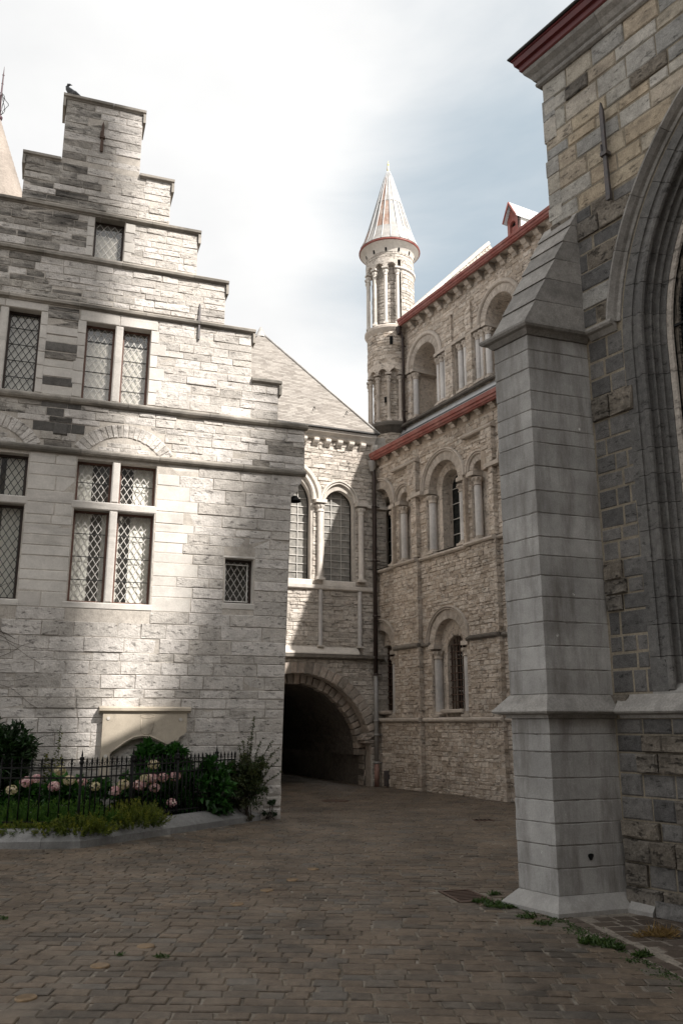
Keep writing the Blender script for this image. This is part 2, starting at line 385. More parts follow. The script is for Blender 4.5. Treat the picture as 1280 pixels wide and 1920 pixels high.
# ------------------------------------------------------------------ mesh builder
class MB:
    def __init__(s):
        s.v = []; s.f = []; s.t = []; s.sm = []
    def add(s, vs, fs, tone=None, smooth=False):
        o = len(s.v)
        s.v.extend(vs)
        tone = rng.random() if tone is None else tone
        for f in fs:
            s.f.append(tuple(i + o for i in f)); s.t.append(tone); s.sm.append(smooth)
        return s
    def block(s, cs, yf, yb, c=.012, j=.0, tone=None):
        """stone: cs = 4 corners (x,z) counter-clockwise seen from the front (-y); front face at yf, back open at yb"""
        cx = sum(p[0] for p in cs) / 4; cz = sum(p[1] for p in cs) / 4
        vs = []
        for (x, z) in cs: vs.append((x, yb, z))
        for (x, z) in cs: vs.append((x + rng.uniform(-j, j) * .35, yf + c * .8, z + rng.uniform(-j, j) * .35))
        for (x, z) in cs:
            dx, dz = cx - x, cz - z
            sx = min(abs(dx) * .8, c) * (1 if dx > 0 else -1); sz = min(abs(dz) * .8, c) * (1 if dz > 0 else -1)
            vs.append((x + sx, yf + rng.uniform(-j, j), z + sz))
        fs = [(8, 9, 10, 11)]
        for i in range(4):
            k = (i + 1) % 4
            fs += [(4 + i, 4 + k, 8 + k, 8 + i), (i, k, 4 + k, 4 + i)]
        return s.add(vs, fs, tone)
    def rect(s, x0, x1, z0, z1, yf, yb, c=.012, j=0., tone=None):
        return s.block([(x0, z0), (x1, z0), (x1, z1), (x0, z1)], yf, yb, c, j, tone)
    def box(s, x0, x1, y0, y1, z0, z1, tone=None):
        vs = [(x, y, z) for z in (z0, z1) for y in (y0, y1) for x in (x0, x1)]
        return s.add(vs, [(0, 1, 5, 4), (1, 3, 7, 5), (3, 2, 6, 7), (2, 0, 4, 6), (4, 5, 7, 6), (2, 3, 1, 0)], tone)
    def prism_z(s, poly, z0, z1, c=0., tone=None, cap=True):
        """plan polygon (x,y) counter-clockwise from above; chamfer c on the top and bottom edges is an inset"""
        n = len(poly)
        cx = sum(p[0] for p in poly) / n; cy = sum(p[1] for p in poly) / n
        def ins(p, q):
            l = math.hypot(cx - p[0], cy - p[1]); k = q * 1.3 / l
            return (p[0] + (cx - p[0]) * k, p[1] + (cy - p[1]) * k)
        vs = []
        lv = [(z0, c), (z0 + c, 0), (z1 - c, 0), (z1, c)] if c else [(z0, 0), (z1, 0)]
        for z, q in lv:
            for p in poly:
                x, y = ins(p, q) if q else p
                vs.append((x, y, z))
        fs = []
        for l in range(len(lv) - 1):
            for i in range(n):
                k = (i + 1) % n
                fs.append((l * n + i, l * n + k, (l + 1) * n + k, (l + 1) * n + i))
        if cap:
            fs.append(tuple(range((len(lv) - 1) * n, len(lv) * n))); fs.append(tuple(reversed(range(n))))
        return s.add(vs, fs, tone)
    def prism_y(s, poly, y0, y1, tone=None):
        n = len(poly)
        vs = [(x, y0, z) for x, z in poly] + [(x, y1, z) for x, z in poly]
        fs = [tuple(range(n)), tuple(reversed(range(n, 2 * n)))]
        for i in range(n):
            k = (i + 1) % n
            fs.append((i, n + i, n + k, k))
        return s.add(vs, fs, tone)
    def prism_x(s, poly, x0, x1, tone=None):
        n = len(poly)
        vs = [(x0, y, z) for y, z in poly] + [(x1, y, z) for y, z in poly]
        fs = [tuple(range(n)), tuple(reversed(range(n, 2 * n)))]
        for i in range(n):
            k = (i + 1) % n
            fs.append((i, n + i, n + k, k))
        return s.add(vs, fs, tone)
    def lathe(s, prof, cx=0, cy=0, n=16, a0=0, a1=2 * pi, smooth=True, tone=None):
        full = abs(a1 - a0 - 2 * pi) < 1e-6
        m = n if full else n + 1
        vs = []
        for r, z in prof:
            for i in range(m):
                a = a0 + (a1 - a0) * i / n
                vs.append((cx + r * cos(a), cy + r * sin(a), z))
        fs = []
        for l in range(len(prof) - 1):
            for i in range(n):
                k = (i + 1) % m
                fs.append((l * m + i, l * m + k, (l + 1) * m + k, (l + 1) * m + i))
        return s.add(vs, fs, tone, smooth)
    def tube(s, pts, r, n=6, tone=None, smooth=True):
        rs = r if isinstance(r, (list, tuple)) else [r] * len(pts)
        P = [Vector(p) for p in pts]
        vs = []
        for i, p in enumerate(P):
            d = (P[min(i + 1, len(P) - 1)] - P[max(i - 1, 0)]).normalized()
            a = d.orthogonal() if abs(d.z) > .9 else d.cross(Vector((0, 0, 1)))
            if abs(d.z) > .9: a = d.cross(Vector((1, 0, 0)))
            a.normalize(); b = d.cross(a)
            for k in range(n):
                w = 2 * pi * k / n
                vs.append(tuple(p + (a * cos(w) + b * sin(w)) * rs[i]))
        fs = []
        for i in range(len(P) - 1):
            for k in range(n):
                q = (k + 1) % n
                fs.append((i * n + k, i * n + q, (i + 1) * n + q, (i + 1) * n + k))
        fs.append(tuple(reversed(range(n)))); fs.append(tuple(range((len(P) - 1) * n, len(P) * n)))
        return s.add(vs, fs, tone, smooth)
    def sweep(s, path, prof, closed_prof=True, smooth=False, tone=None):
        """path: list of (point, out_dir, up_dir); prof: list of (o, u)"""
        n = len(prof)
        vs = []
        for p, o, u in path:
            for a, b in prof:
                vs.append(tuple(Vector(p) + Vector(o) * a + Vector(u) * b))
        fs = []
        m = n if closed_prof else n - 1
        for i in range(len(path) - 1):
            for k in range(m):
                q = (k + 1) % n
                fs.append((i * n + k, i * n + q, (i + 1) * n + q, (i + 1) * n + k))
        if closed_prof:
            fs.append(tuple(reversed(range(n)))); fs.append(tuple(range((len(path) - 1) * n, len(path) * n)))
        return s.add(vs, fs, tone, smooth)
    def build(s, name, mat, parent=None, label=None, kind=None, loc=None):
        me = bpy.data.meshes.new(name)
        me.from_pydata(s.v, [], s.f)
        at = me.attributes.new('tone', 'FLOAT', 'FACE')
        at.data.foreach_set('value', s.t)
        if any(s.sm):
            me.polygons.foreach_set('use_smooth', s.sm)
        me.materials.append(M[mat] if isinstance(mat, str) else mat)
        o = bpy.data.objects.new(name, me)
        COL.objects.link(o)
        if parent: o.parent = parent
        if label: o['label'] = label
        if kind: o['kind'] = kind
        if loc: o.location = loc
        return o

def thing(name, label, cat, loc=(0, 0, 0), rz=0, group=None, kind=None):
    o = bpy.data.objects.new(name, None)
    COL.objects.link(o)
    o.empty_display_size = .3
    o.location = loc; o.rotation_euler = (0, 0, rz)
    if label: o['label'] = label
    if cat: o['category'] = cat
    if group: o['group'] = group
    if kind: o['kind'] = kind
    return o

def tag(o, label, cat, group=None, kind=None):
    o['label'] = label; o['category'] = cat
    if group: o['group'] = group
    if kind: o['kind'] = kind
    return o

def fix_normals(o):
    import bmesh
    bm = bmesh.new(); bm.from_mesh(o.data)
    bmesh.ops.recalc_face_normals(bm, faces=bm.faces)
    bm.to_mesh(o.data); bm.free()
    return o

# masonry layout -----------------------------------------------------
def heights(breaks, h, var=.3):
    out = []
    for a, b in zip(breaks[:-1], breaks[1:]):
        n = max(1, round((b - a) / h))
        w = [1 + rng.uniform(-var, var) for _ in range(n)]
        t = sum(w); z = a
        for q in w:
            out.append((z, z + (b - a) * q / t)); z += (b - a) * q / t
    return out

def layout(outer, breaks, h, lens, openings=(), gap=.008, hv=.3):
    res = []
    for za, zb in heights(breaks, h, hv):
        l0, r0 = outer(za + .002); l1, r1 = outer(zb - .002)
        segs = [(max(l0, l1), min(r0, r1))]
        for op in openings:
            sp = op(za, zb)
            if not sp: continue
            ns = []
            for a, b in segs:
                if sp[1] <= a or sp[0] >= b: ns.append((a, b)); continue
                if sp[0] > a: ns.append((a, sp[0]))
                if sp[1] < b: ns.append((sp[1], b))
            segs = ns
        for a, b in segs:
            if b - a < .03: continue
            x = a
            while x < b - 1e-4:
                l = rng.uniform(*lens) * (1.0 if zb - za > h * .8 else .8)
                if b - (x + l) < lens[0] * .7: l = b - x
                res.append((x + gap / 2, min(x + l, b) - gap / 2, za + gap / 2, zb - gap / 2))
                x += l
    return res

def o_rect(xa, xb, zl, zh):
    return lambda za, zb: (xa, xb) if za < zh - .012 and zb > zl + .012 else None

def o_arch(c, half, zl, zs, r):
    def f(za, zb):
        if zb <= zl + .01 or za >= zs + r - .02: return None
        if za < zs - .01: w = half
        else: w = math.sqrt(max(r * r - (za - zs) ** 2, 0))
        return (c - w, c + w) if w > .02 else None
    return f

def lay_stones(parent, rects, mat, limit=300, proud=(.004, .02), yb=.03, y0=0., c=.012, j=.006, name='stone', vis=None, pick=None):
    """largest visible stones become parts of their own, the rest one joined part"""
    def key(r):
        a = (r[1] - r[0]) * (r[3] - r[2])
        return -a if (vis is None or vis(r)) else 1
    rs = sorted(rects, key=key)
    mass = {}
    for i, r in enumerate(rs):
        mt, rough = pick(r) if pick else (mat, 1.0)
        own = i < limit and (vis is None or vis(r))
        mb = MB() if own else mass.setdefault(mt, MB())
        mb.rect(r[0], r[1], r[2], r[3], y0 - rng.uniform(*proud) * rough, y0 + yb, c, j * rough)
        if own: mb.build(name, mt, parent)
    for mt, mb in mass.items():
        mb.build('small_stones', mt, parent, kind='stuff')

def sheet(mb, outer, holes=(), y=0., tone=.5):
    """flat wall face in xz at depth y with holes (loops)"""
    loops = [[Vector((x, 0, z)) for x, z in outer]] + [[Vector((x, 0, z)) for x, z in h] for h in holes]
    tris = tessellate_polygon(loops)
    flat = [v for l in loops for v in l]
    fs = []
    for a, b, c in tris:
        n = (flat[b] - flat[a]).cross(flat[c] - flat[a])
        fs.append((a, b, c) if n.y < 0 else (a, c, b))
    mb.add([(v.x, y, v.z) for v in flat], fs, tone)

def reveal(mb, loop, y0, y1, tone=.5):
    n = len(loop)
    vs = [(x, y0, z) for x, z in loop] + [(x, y1, z) for x, z in loop]
    mb.add(vs, [(i, (i + 1) % n, n + (i + 1) % n, n + i) for i in range(n)], tone)

def rloop(x0, x1, z0, z1):
    return [(x0, z0), (x1, z0), (x1, z1), (x0, z1)]

def aloop(c, half, zl, zs, r, n=18, point=1.0):
    """keyhole loop: rectangular below zs, arch radius r above; point>1 makes it pointed (two-centred)"""
    L = [(c - half, zl), (c + half, zl), (c + half, zs)]
    L += [(c + x, zs + z) for x, z in arcpts(r, n, point)]
    L += [(c - half, zs)]
    out = []
    for p in L:
        if not out or math.hypot(p[0] - out[-1][0], p[1] - out[-1][1]) > 1e-4: out.append(p)
    return out

def arcpts(r, n, point=1.0, ext=0.0):
    """right springing to left springing; two-centred arch whose arc radius is r*point, enlarged by ext"""
    Rr = r * point; off = Rr - r
    rr = Rr + ext
    amax = math.acos(max(-1, min(1, off / rr)))
    right = [(-off + rr * cos(amax * i / n), rr * sin(amax * i / n)) for i in range(n + 1)]
    left = [(-x, z) for x, z in reversed(right[:-1])]
    return right + left

def arch_ring(parent, c, zs, r, thick, n, yf, yb, mat, name='voussoir', point=1.0, gap=.01, ch=.01, j=.004, parts=True):
    """ring of wedge stones"""
    a = arcpts(r, n, point); b = arcpts(r, n, point, thick)
    mb = MB()
    for i in range(len(a) - 1):
        p = [Vector(q) for q in (a[i], b[i], b[i + 1], a[i + 1])]
        t = (p[3] - p[0]).normalized() * (gap / 2); u = (p[2] - p[1]).normalized() * (gap / 2)
        cs = [p[0] + t, p[1] + u, p[2] - u, p[3] - t]
        cs = [(c + q.x, zs + q.y) for q in cs]
        if parts:
            MB().block(cs, yf, yb, ch, j).build(name, mat, parent)
        else:
            mb.block(cs, yf, yb, ch, j)
    if not parts:
        mb.build(name, mat, parent, kind='stuff')

def hood(parent, c, zs, r, w, out, y0, mat, n=20, point=1.0, name='hood_mould', rolls=1):
    """half-round moulding following an arch, width w from r outwards, standing out from the wall"""
    mb = MB()
    pts = arcpts(r, n, point, 0); ptb = arcpts(r, n, point, w)
    path = []
    for (x, z), (x2, z2) in zip(pts, ptb):
        o = Vector((x2 - x, 0, z2 - z)).normalized()
        path.append(((c + x, y0, zs + z), o, Vector((0, -1, 0))))
    if rolls == 1:
        prof = [(0, -.02), (w * .02, out * .6), (w * .25, out), (w * .7, out), (w * .98, out * .55), (w, -.02)]
    else:
        prof = [(0, -.02), (0, out * .5), (w * .12, out * .8), (w * .3, out * .8), (w * .42, out * .45), (w * .5, out * .45), (w * .6, out), (w * .88, out),
                (w, out * .5), (w, -.02)]
    mb.sweep(path, prof)
    return mb.build(name, mat, parent)

def column(parent, x, y, z0, z1, r, mat='shaft', cap='church_smooth', name='colonnette'):
    h = z1 - z0
    mb = MB()
    mb.lathe([(r, z0 + .12), (r * .97, z1 - .24)], x, y, 12)
    o = mb.build(name, mat, parent)
    b = MB()
    b.box(x - r * 1.45, x + r * 1.45, y - r * 1.45, y + r * 1.45, z0 - .01, z0 + .045)
    b.lathe([(r * 1.35, z0 + .045), (r * 1.42, z0 + .06), (r * 1.3, z0 + .08), (r * 1.05, z0 + .09), (r * 1.18, z0 + .105), (r * 1.0, z0 + .125)], x, y, 12)
    b.build('column_base', cap, o)
    k = MB()
    k.lathe([(r * 1.0, z1 - .255), (r * 1.2, z1 - .245), (r * 1.2, z1 - .225), (r * 1.0, z1 - .215), (r * 1.12, z1 - .17), (r * 1.4, z1 - .09), (r * 1.62, z1 - .055)], x, y, 12)
    for q in range(8):
        a = q * pi / 4
        k.lathe([(.001, z1 - .16), (r * .28, z1 - .12), (r * .34, z1 - .08), (.001, z1 - .055)], x + r * 1.32 * cos(a), y + r * 1.32 * sin(a), 5)
    k.build('capital', cap, o)
    return o

def corbel(parent, x, y0, z0, z1, w, d, mat, name='corbel', lobes=True):
    h = z1 - z0
    prof = [(0, 0), (-d * .3, 0), (-d * .45, h * .18), (-d * .45, h * .3), (-d * .72, h * .38), (-d * .95, h * .62), (-d, h * .72), (-d, h), (0, h)]
    mb = MB()
    mb.prism_x([(y0 + a, z0 + b) for a, b in prof], x - w / 2, x + w / 2)
    return fix_normals(mb.build(name, mat, parent))

def window_glazing(win, x0, x1, z0, z1, y, w, h, came, glass, individual, tilt=.012, bars=None, name='pane', barmat=None):
    """diamond leaded light between x0..x1, z0..z1 at depth y"""
    def clip(poly):
        for axis, lim, keep in ((0, x0, 1), (0, x1, -1), (1, z0, 1), (1, z1, -1)):
            out = []
            for i in range(len(poly)):
                a, b = poly[i], poly[(i + 1) % len(poly)]
                ia = (a[axis] - lim) * keep >= -1e-9; ib = (b[axis] - lim) * keep >= -1e-9
                if ia: out.append(a)
                if ia != ib:
                    t = (lim - a[axis]) / (b[axis] - a[axis])
                    out.append((a[0] + (b[0] - a[0]) * t, a[1] + (b[1] - a[1]) * t))
            poly = out
            if len(poly) < 3: return []
        return poly
    mass = MB()
    nz = int((z1 - z0) / (h / 2)) + 2
    nx = int((x1 - x0) / w) + 2
    for k in range(nz):
        zc = z1 - k * h / 2
        for i in range(nx):
            xc = x0 + (i + (.5 if k % 2 else 0)) * w
            p = clip([(xc, zc - h / 2), (xc + w / 2, zc), (xc, zc + h / 2), (xc - w / 2, zc)])
            if len(p) < 3: continue
            ar = abs(sum(p[q][0] * p[(q + 1) % len(p)][1] - p[(q + 1) % len(p)][0] * p[q][1] for q in range(len(p)))) / 2
            if ar < w * h * .02: continue
            tx, tz = rng.gauss(0, tilt), rng.gauss(0, tilt)
            vs = [(a, y + (a - xc) * tx + (b - zc) * tz, b) for a, b in p]
            if individual:
                MB().add(vs, [tuple(range(len(vs)))]).build(name, glass, win)
            else:
                mass.add(vs, [tuple(range(len(vs)))])
    if mass.v: mass.build('panes', glass, win, kind='stuff')
    cb = MB()
    t = .0055
    for sgn in (1, -1):
        kk = h / w
        cmin, cmax = -40, 40
        for q in range(cmin, cmax):
            # line z = z1 + sgn*kk*(x-x0) + (q+.5)*h
            def zx(x): return z1 + sgn * kk * (x - x0) + (q + .5) * h
            xs = []
            for x in (x0, x1):
                if z0 <= zx(x) <= z1: xs.append(x)
            for zz in (z0, z1):
                x = x0 + (zz - z1 - (q + .5) * h) / (sgn * kk)
                if x0 < x < x1: xs.append(x)
            if len(xs) < 2: continue
            a, b = min(xs), max(xs)
            if b - a < .004: continue
            p0, p1 = Vector((a, zx(a))), Vector((b, zx(b)))
            n = Vector((-(p1 - p0).y, (p1 - p0).x)).normalized() * t
            cs = [p0 - n, p1 - n, p1 + n, p0 + n]
            vs = [(v.x, y - .008, v.y) for v in cs] + [(v.x, y + .006, v.y) for v in cs]
            cb.add(vs, [(0, 1, 2, 3), (4, 7, 6, 5), (0, 4, 5, 1), (2, 6, 7, 3)])
    cb.build('lead_lattice', came, win)
    if bars:
        bb = MB()
        for zz in bars:
            bb.box(x0, x1, y - .016, y - .004, zz - .006, zz + .006)
        bb.build('saddle_bars', barmat or 'came_dark', win, kind='stuff')

def wood_frame(win, x0, x1, z0, z1, y0, y1, t, mat, name='frame'):
    mb = MB()
    mb.box(x0, x0 + t, y0, y1, z0, z1); mb.box(x1 - t, x1, y0, y1, z0, z1)
    mb.box(x0 + t, x1 - t, y0 + .002, y1, z0, z0 + t); mb.box(x0 + t, x1 - t, y0 + .002, y1, z1 - t, z1)
    return mb.build(name, mat, win)

def curtain(win, x0, x1, z0, z1, y, mat='curtain', amp=.005, name='curtain'):
    n = max(6, int((x1 - x0) / .018))
    vs = []
    ph = rng.uniform(0, 6)
    for z in (z0, z1):
        for i in range(n + 1):
            x = x0 + (x1 - x0) * i / n
            vs.append((x, y + amp * sin(x * 48 + ph) + amp * .6 * sin(x * 19 + ph), z))
    MB().add(vs, [(i, i + 1, n + 2 + i, n + 1 + i) for i in range(n)], smooth=True).build(name, mat, win)

def profile_x(x0, x1, prof, name, mat, parent, label=None):
    return MB().prism_x(prof, x0, x1).build(name, mat, parent, label)

def mitre(path, prof, z, closed=False):
    """sweep (out, up) profile along plan polyline (x,y); 'out' is to the right of travel"""
    n = len(path)
    P = [Vector((p[0], p[1])) for p in path]
    fr = []
    for i in range(n):
        if i == 0: d0 = d1 = (P[1] - P[0]).normalized()
        elif i == n - 1: d0 = d1 = (P[-1] - P[-2]).normalized()
        else: d0 = (P[i] - P[i - 1]).normalized(); d1 = (P[i + 1] - P[i]).normalized()
        n0 = Vector((d0.y, -d0.x)); n1 = Vector((d1.y, -d1.x))
        m = (n0 + n1); m = m / max(m.dot(n0), .2)
        fr.append(((P[i].x, P[i].y, z), Vector((m.x, m.y, 0)), Vector((0, 0, 1))))
    return fr

# ================================================================== FRAMES (feet of the facades)
HOUSE = ((-1.12, 16.05, 0), R(90 - 70.8))
GATE = ((1.04, 24.33, 0), R(90 - 68.3))
CHURCH = ((1.04, 24.33, 0), R(90 - 151.4))
CHAPEL = ((2.628, 8.456, 0), R(90 - 146.3))
def local(fr, x, y, z=0):
    (ox, oy, oz), a = fr
    return Vector((ox + x * cos(a) - y * sin(a), oy + x * sin(a) + y * cos(a), z))
def to_local(fr, X, Y):
    (ox, oy, oz), a = fr
    dx, dy = X - ox, Y - oy
    return (dx * cos(a) + dy * sin(a), -dx * sin(a) + dy * cos(a))

# ================================================================== GROUND (base sheet; the stones laid on it follow at the end)
gb = MB()
gb.add([(-150, -120, -.008), (150, -120, -.008), (150, 180, -.008), (-150, 180, -.008)], [(0, 1, 2, 3)], .5)
ground = gb.build('courtyard_ground', 'cobble_joint', None)
ground['kind'] = 'structure'; ground['label'] = 'sandy joints under the brown cobbled courtyard'

# ================================================================== GABLED HOUSE
house = thing('gabled_house', 'pale stone house with stepped gable and leaded cross windows', 'house', HOUSE[0], HOUSE[1])
H_LEFT = -8.2
lv = [(7.47, H_LEFT, -.15), (8.34, -7.57, -.71), (9.37, -7.0, -1.285), (10.36, -6.44, -1.885), (11.37, -5.25, -2.472), (12.38, -4.6, -3.11)]
def h_right(z):
    if z < 5.95: return .02 + .13 * max(z, 0) / 5.95
    if z < 6.4: return .36
    if z < 7.47: return .41
    r = .41
    for a, l, rr in lv:
        if z >= a: r = rr
    return r
def h_left(z):
    l = H_LEFT
    for a, ll, rr in lv:
        if z >= a: l = ll
    return l
outl = [(H_LEFT, -.2), (.02, -.2), (.02, 0), (.15, 5.95), (.15, 6.4), (.41, 6.4), (.41, 7.47)]
prev = None
for a, l, rr in lv:
    outl.append((rr, a)); nxt = [q[0] for q in lv if q[0] > a]
    outl.append((rr, nxt[0] if nxt else 13.8))
for a, l, rr in reversed(lv):
    nxt = [q[0] for q in lv if q[0] > a]
    outl.append((l, nxt[0] if nxt else 13.8)); outl.append((l, a))
cl = []
for p in outl:
    if not cl or math.hypot(p[0] - cl[-1][0], p[1] - cl[-1][1]) > 1e-4: cl.append(p)
if cl[-1][0] == cl[0][0] and len(cl) > 3 and cl[-2][0] == cl[0][0]: cl.pop()
outl = cl
W_CROSS = (-3.865, -2.45, 3.72, 6.31)
W_CROSS_L = (-6.11, -4.70, 3.72, 6.31)
W_UP = (-3.895, -2.70, 7.475, 9.02)
W_UP_L = (-5.95, -4.71, 7.49, 9.09)
W_ATTIC = (-3.885, -3.32, 10.385, 11.25)
W_SMALL = (-1.11, -.57, 3.82, 4.66)
openings = [W_CROSS, W_CROSS_L, W_UP, W_UP_L, W_ATTIC, W_SMALL]
mb = MB()
sheet(mb, outl, [rloop(*o) for o in openings])
reveal(mb, outl, 0, .5)
mb.build('wall', 'mortar', house)
mb = MB()
for o in openings: reveal(mb, list(reversed(rloop(*o))), 0, .3)
mb.build('window_reveals', 'house_smooth', house)
# body behind the gable wall and its roof
mb = MB()
mb.box(H_LEFT, .10, .5, 7.4, -.2, 7.3)
mb.build('body_wall', 'house', house)
mb = MB()
sheet(mb, outl, [], y=.49)
mb.build('room_wall', 'room', house)
mb = MB()
ap = (-3.86, 12.9)
mb.prism_y([(H_LEFT + .2, 7.28), (0, 7.28), ap], .51, 7.4)
mb.build('roof', 'slate', house)

st_h = []
zone = lambda z0, z1: None
rects = []
rects += layout(lambda z: (H_LEFT, h_right(z)), [0, 1.9, 3.60, 4.68, 5.95], .20, (.38, .85),
                [o_rect(-3.88, -2.435, 3.58, 6.4), o_rect(-6.13, -4.685, 3.58, 6.4), o_rect(-1.13, -.55, 3.70, 4.70)], .009)
rects += layout(lambda z: (H_LEFT, .15), [5.95, 6.37], .20, (.38, .85),
                [o_rect(-3.88, -2.435, 3.58, 6.4), o_rect(-6.13, -4.685, 3.58, 6.4)], .009)
rel_r = o_arch(-3.06, 1.06, 6.4, 6.0, 1.06)
rel_l = o_arch(-5.41, 1.06, 6.4, 6.0, 1.06)
rects += layout(lambda z: (H_LEFT, .40), [6.50, 7.34], .15, (.3, .75), [rel_r, rel_l], .009)
rects += layout(lambda z: (H_LEFT, -.15), [7.48, 8.32], .155, (.28, .7), [o_rect(-4.03, -2.56, 7.4, 9.3), o_rect(-6.1, -4.6, 7.4, 9.32)], .009)
rects += layout(lambda z: (-7.57, -.71), [8.34, 9.25], .155, (.28, .7), [o_rect(-4.03, -2.56, 7.4, 9.24), o_rect(-6.1, -4.6, 7.4, 9.24)], .009)
rects += layout(lambda z: (-7.0, -1.285), [9.39, 10.22], .145, (.28, .7), [], .009)
rects += layout(lambda z: (-6.44, -1.885), [10.38, 11.23], .15, (.26, .65), [o_rect(-3.89, -3.31, 10.3, 11.3)], .009)
rects += layout(lambda z: (-5.25, -2.472), [11.39, 12.30], .155, (.3, .65), [], .009)
rects += layout(lambda z: (-4.6, -3.11), [12.41, 13.74], .175, (.35, .75), [], .009)
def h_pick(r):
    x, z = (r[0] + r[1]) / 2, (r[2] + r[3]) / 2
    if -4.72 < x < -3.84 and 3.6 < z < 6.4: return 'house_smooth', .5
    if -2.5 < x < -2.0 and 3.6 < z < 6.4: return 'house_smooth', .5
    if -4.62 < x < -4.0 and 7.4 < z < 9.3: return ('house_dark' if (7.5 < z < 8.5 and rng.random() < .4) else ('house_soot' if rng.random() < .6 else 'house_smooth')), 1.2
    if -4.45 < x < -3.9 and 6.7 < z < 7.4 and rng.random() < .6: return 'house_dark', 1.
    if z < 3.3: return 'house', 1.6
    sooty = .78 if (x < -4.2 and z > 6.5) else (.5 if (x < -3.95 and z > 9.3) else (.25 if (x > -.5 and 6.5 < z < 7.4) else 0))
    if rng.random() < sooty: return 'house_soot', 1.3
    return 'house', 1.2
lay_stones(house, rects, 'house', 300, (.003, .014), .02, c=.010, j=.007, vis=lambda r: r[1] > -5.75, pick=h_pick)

# string courses and copings
STR = [(.03, 0), (-.05, 0), (-.085, .03), (-.10, .065), (-.10, .09), (-.03, .125), (.03, .13)]
for z, x0, x1 in [(6.375, H_LEFT, .43), (7.345, H_LEFT, .46)]:
    n = 0; x = x0
    while x < x1 - .05:
        l = rng.uniform(1.0, 1.6); e = min(x + l, x1)
        if x1 - e < .4: e = x1
        profile_x(x + .004, e - .004, [(a, z + b) for a, b in STR], 'string_course', 'string', house); x = e
COP = [(.52, 0), (-.02, 0), (-.03, .02), (-.075, .03), (-.085, .075), (-.02, .115), (.52, .12)]
def coping(z, x0, x1, endl=True, endr=True):
    x = x0
    while x < x1 - .02:
        l = rng.uniform(.9, 1.5); e = min(x + l, x1)
        if x1 - e < .35: e = x1
        profile_x(x + .003, e - .003, [(a, z + b) for a, b in COP], 'coping_stone', 'string', house); x = e
    mb = MB()
    if endr: mb.box(x1 - .055, x1 - .004, -.06, .5, z - .2, z - .002)
    if endl: mb.box(x0 + .004, x0 + .055, -.06, .5, z - .2, z - .002)
    if mb.v: mb.build('coping_lip', 'string', house)
coping(13.745, -4.67, -3.05)
coping(12.285, -5.31, -4.605, True, False); coping(12.285, -3.10, -2.41, False, True)
coping(11.245, -6.5, -1.825, False); coping(10.23, -7.06, -1.225, False); coping(9.255, -7.63, -.65, False)
coping(8.22, -.705, -.09, False, True)
# corbelled corner
MB().prism_y([(.13, 5.94), (.16, 5.95), (.26, 6.06), (.285, 6.12), (.285, 6.17), (.13, 6.17)], -.012, .9).build('corner_corbel', 'house', house)
MB().prism_y([(.13, 6.18), (.29, 6.18), (.33, 6.22), (.355, 6.28), (.355, 6.372), (.13, 6.372)], -.016, .9).build('corner_corbel', 'house', house)
# battered, worn corner stones at the foot
for i in range(3):
    MB().rect(-.3 + .05 * i, .035, .004 + i * .2, .19 + i * .2, -.035, .5, .03, .02).build('corner_stone', 'house', house)

# relieving arches
for cx in (-3.06, -5.41):
    n = 19
    for i in range(n):
        a0 = R(32 + (148 - 32) * i / n); a1 = R(32 + (148 - 32) * (i + 1) / n) - .012
        r0, r1 = .80, 1.045
        cs = [(cx + r * cos(a), 6.0 + r * sin(a)) for r, a in ((r0, a0), (r1, a0), (r1, a1), (r0, a1))]
        MB().block(cs, -.014 - rng.uniform(0, .01), .02, .01, .006).build('relieving_arch_stone', 'house', house)
    rr = layout(lambda z: (cx - math.sqrt(max(.79 ** 2 - (z - 6.0 + .05) ** 2, 0)), cx + math.sqrt(max(.79 ** 2 - (z - 6.0 + .05) ** 2, 0))),
                [6.505, 6.76], .085, (.18, .4), [], .007)
    mb = MB()
    for r in rr: mb.rect(r[0], r[1], r[2], r[3], -.006, .02, .008, .004)
    mb.build('arch_infill', 'house', house, kind='stuff')
# blackened vent stone
MB().rect(-4.33, -4.08, 6.72, 6.95, -.03, .02, .02, .01).build('blackened_stone', 'house_dark', house)

# windows of the house
def cross_light(win, x0, x1, z0, z1, individual, wood, came='came', cur=None, w=.118, h=.185, y=.2, glass='glass', bars=()):
    wood_frame(win, x0, x1, z0, z1, y - .03, y + .03, .04, wood)
    window_glazing(win, x0 + .035, x1 - .035, z0 + .035, z1 - .035, y, w, h, came, glass, individual, bars=bars)
    for c in cur or ():
        curtain(win, c[0], c[1], z0, z1, y + .065)

w1 = bpy.data.objects.new('cross_window', None); COL.objects.link(w1); w1.parent = house
MB().rect(-3.245, -3.108, 3.725, 5.385, -.004, .26, .02, .002).build('mullion', 'house_smooth', w1)
MB().rect(-3.245, -3.108, 5.545, 6.31, -.004, .26, .02, .002).build('mullion', 'house_smooth', w1)
MB().rect(-3.93, -2.40, 5.39, 5.54, -.008, .26, .02, .002).build('transom', 'house_smooth', w1)
MB().rect(-3.95, -2.40, 3.60, 3.715, -.012, .28, .015, .002).build('sill', 'house_smooth', w1)
for (a, b, c, d, cur) in [(-3.865, -3.245, 3.72, 5.39, [(-3.86, -3.56), (-3.36, -3.25)]), (-3.108, -2.45, 3.72, 5.39, [(-2.85, -2.46), (-3.1, -3.04)]),
                          (-3.865, -3.245, 5.54, 6.31, [(-3.86, -3.58)]), (-3.108, -2.45, 5.54, 6.31, [(-2.84, -2.46)])]:
    cross_light(w1, a, b, c, d, True, 'wood', cur=cur, bars=[c + (d - c) * k for k in ((.25, .5, .75) if d - c > 1 else (.5,))])
w0 = bpy.data.objects.new('cross_window', None); COL.objects.link(w0); w0.parent = house
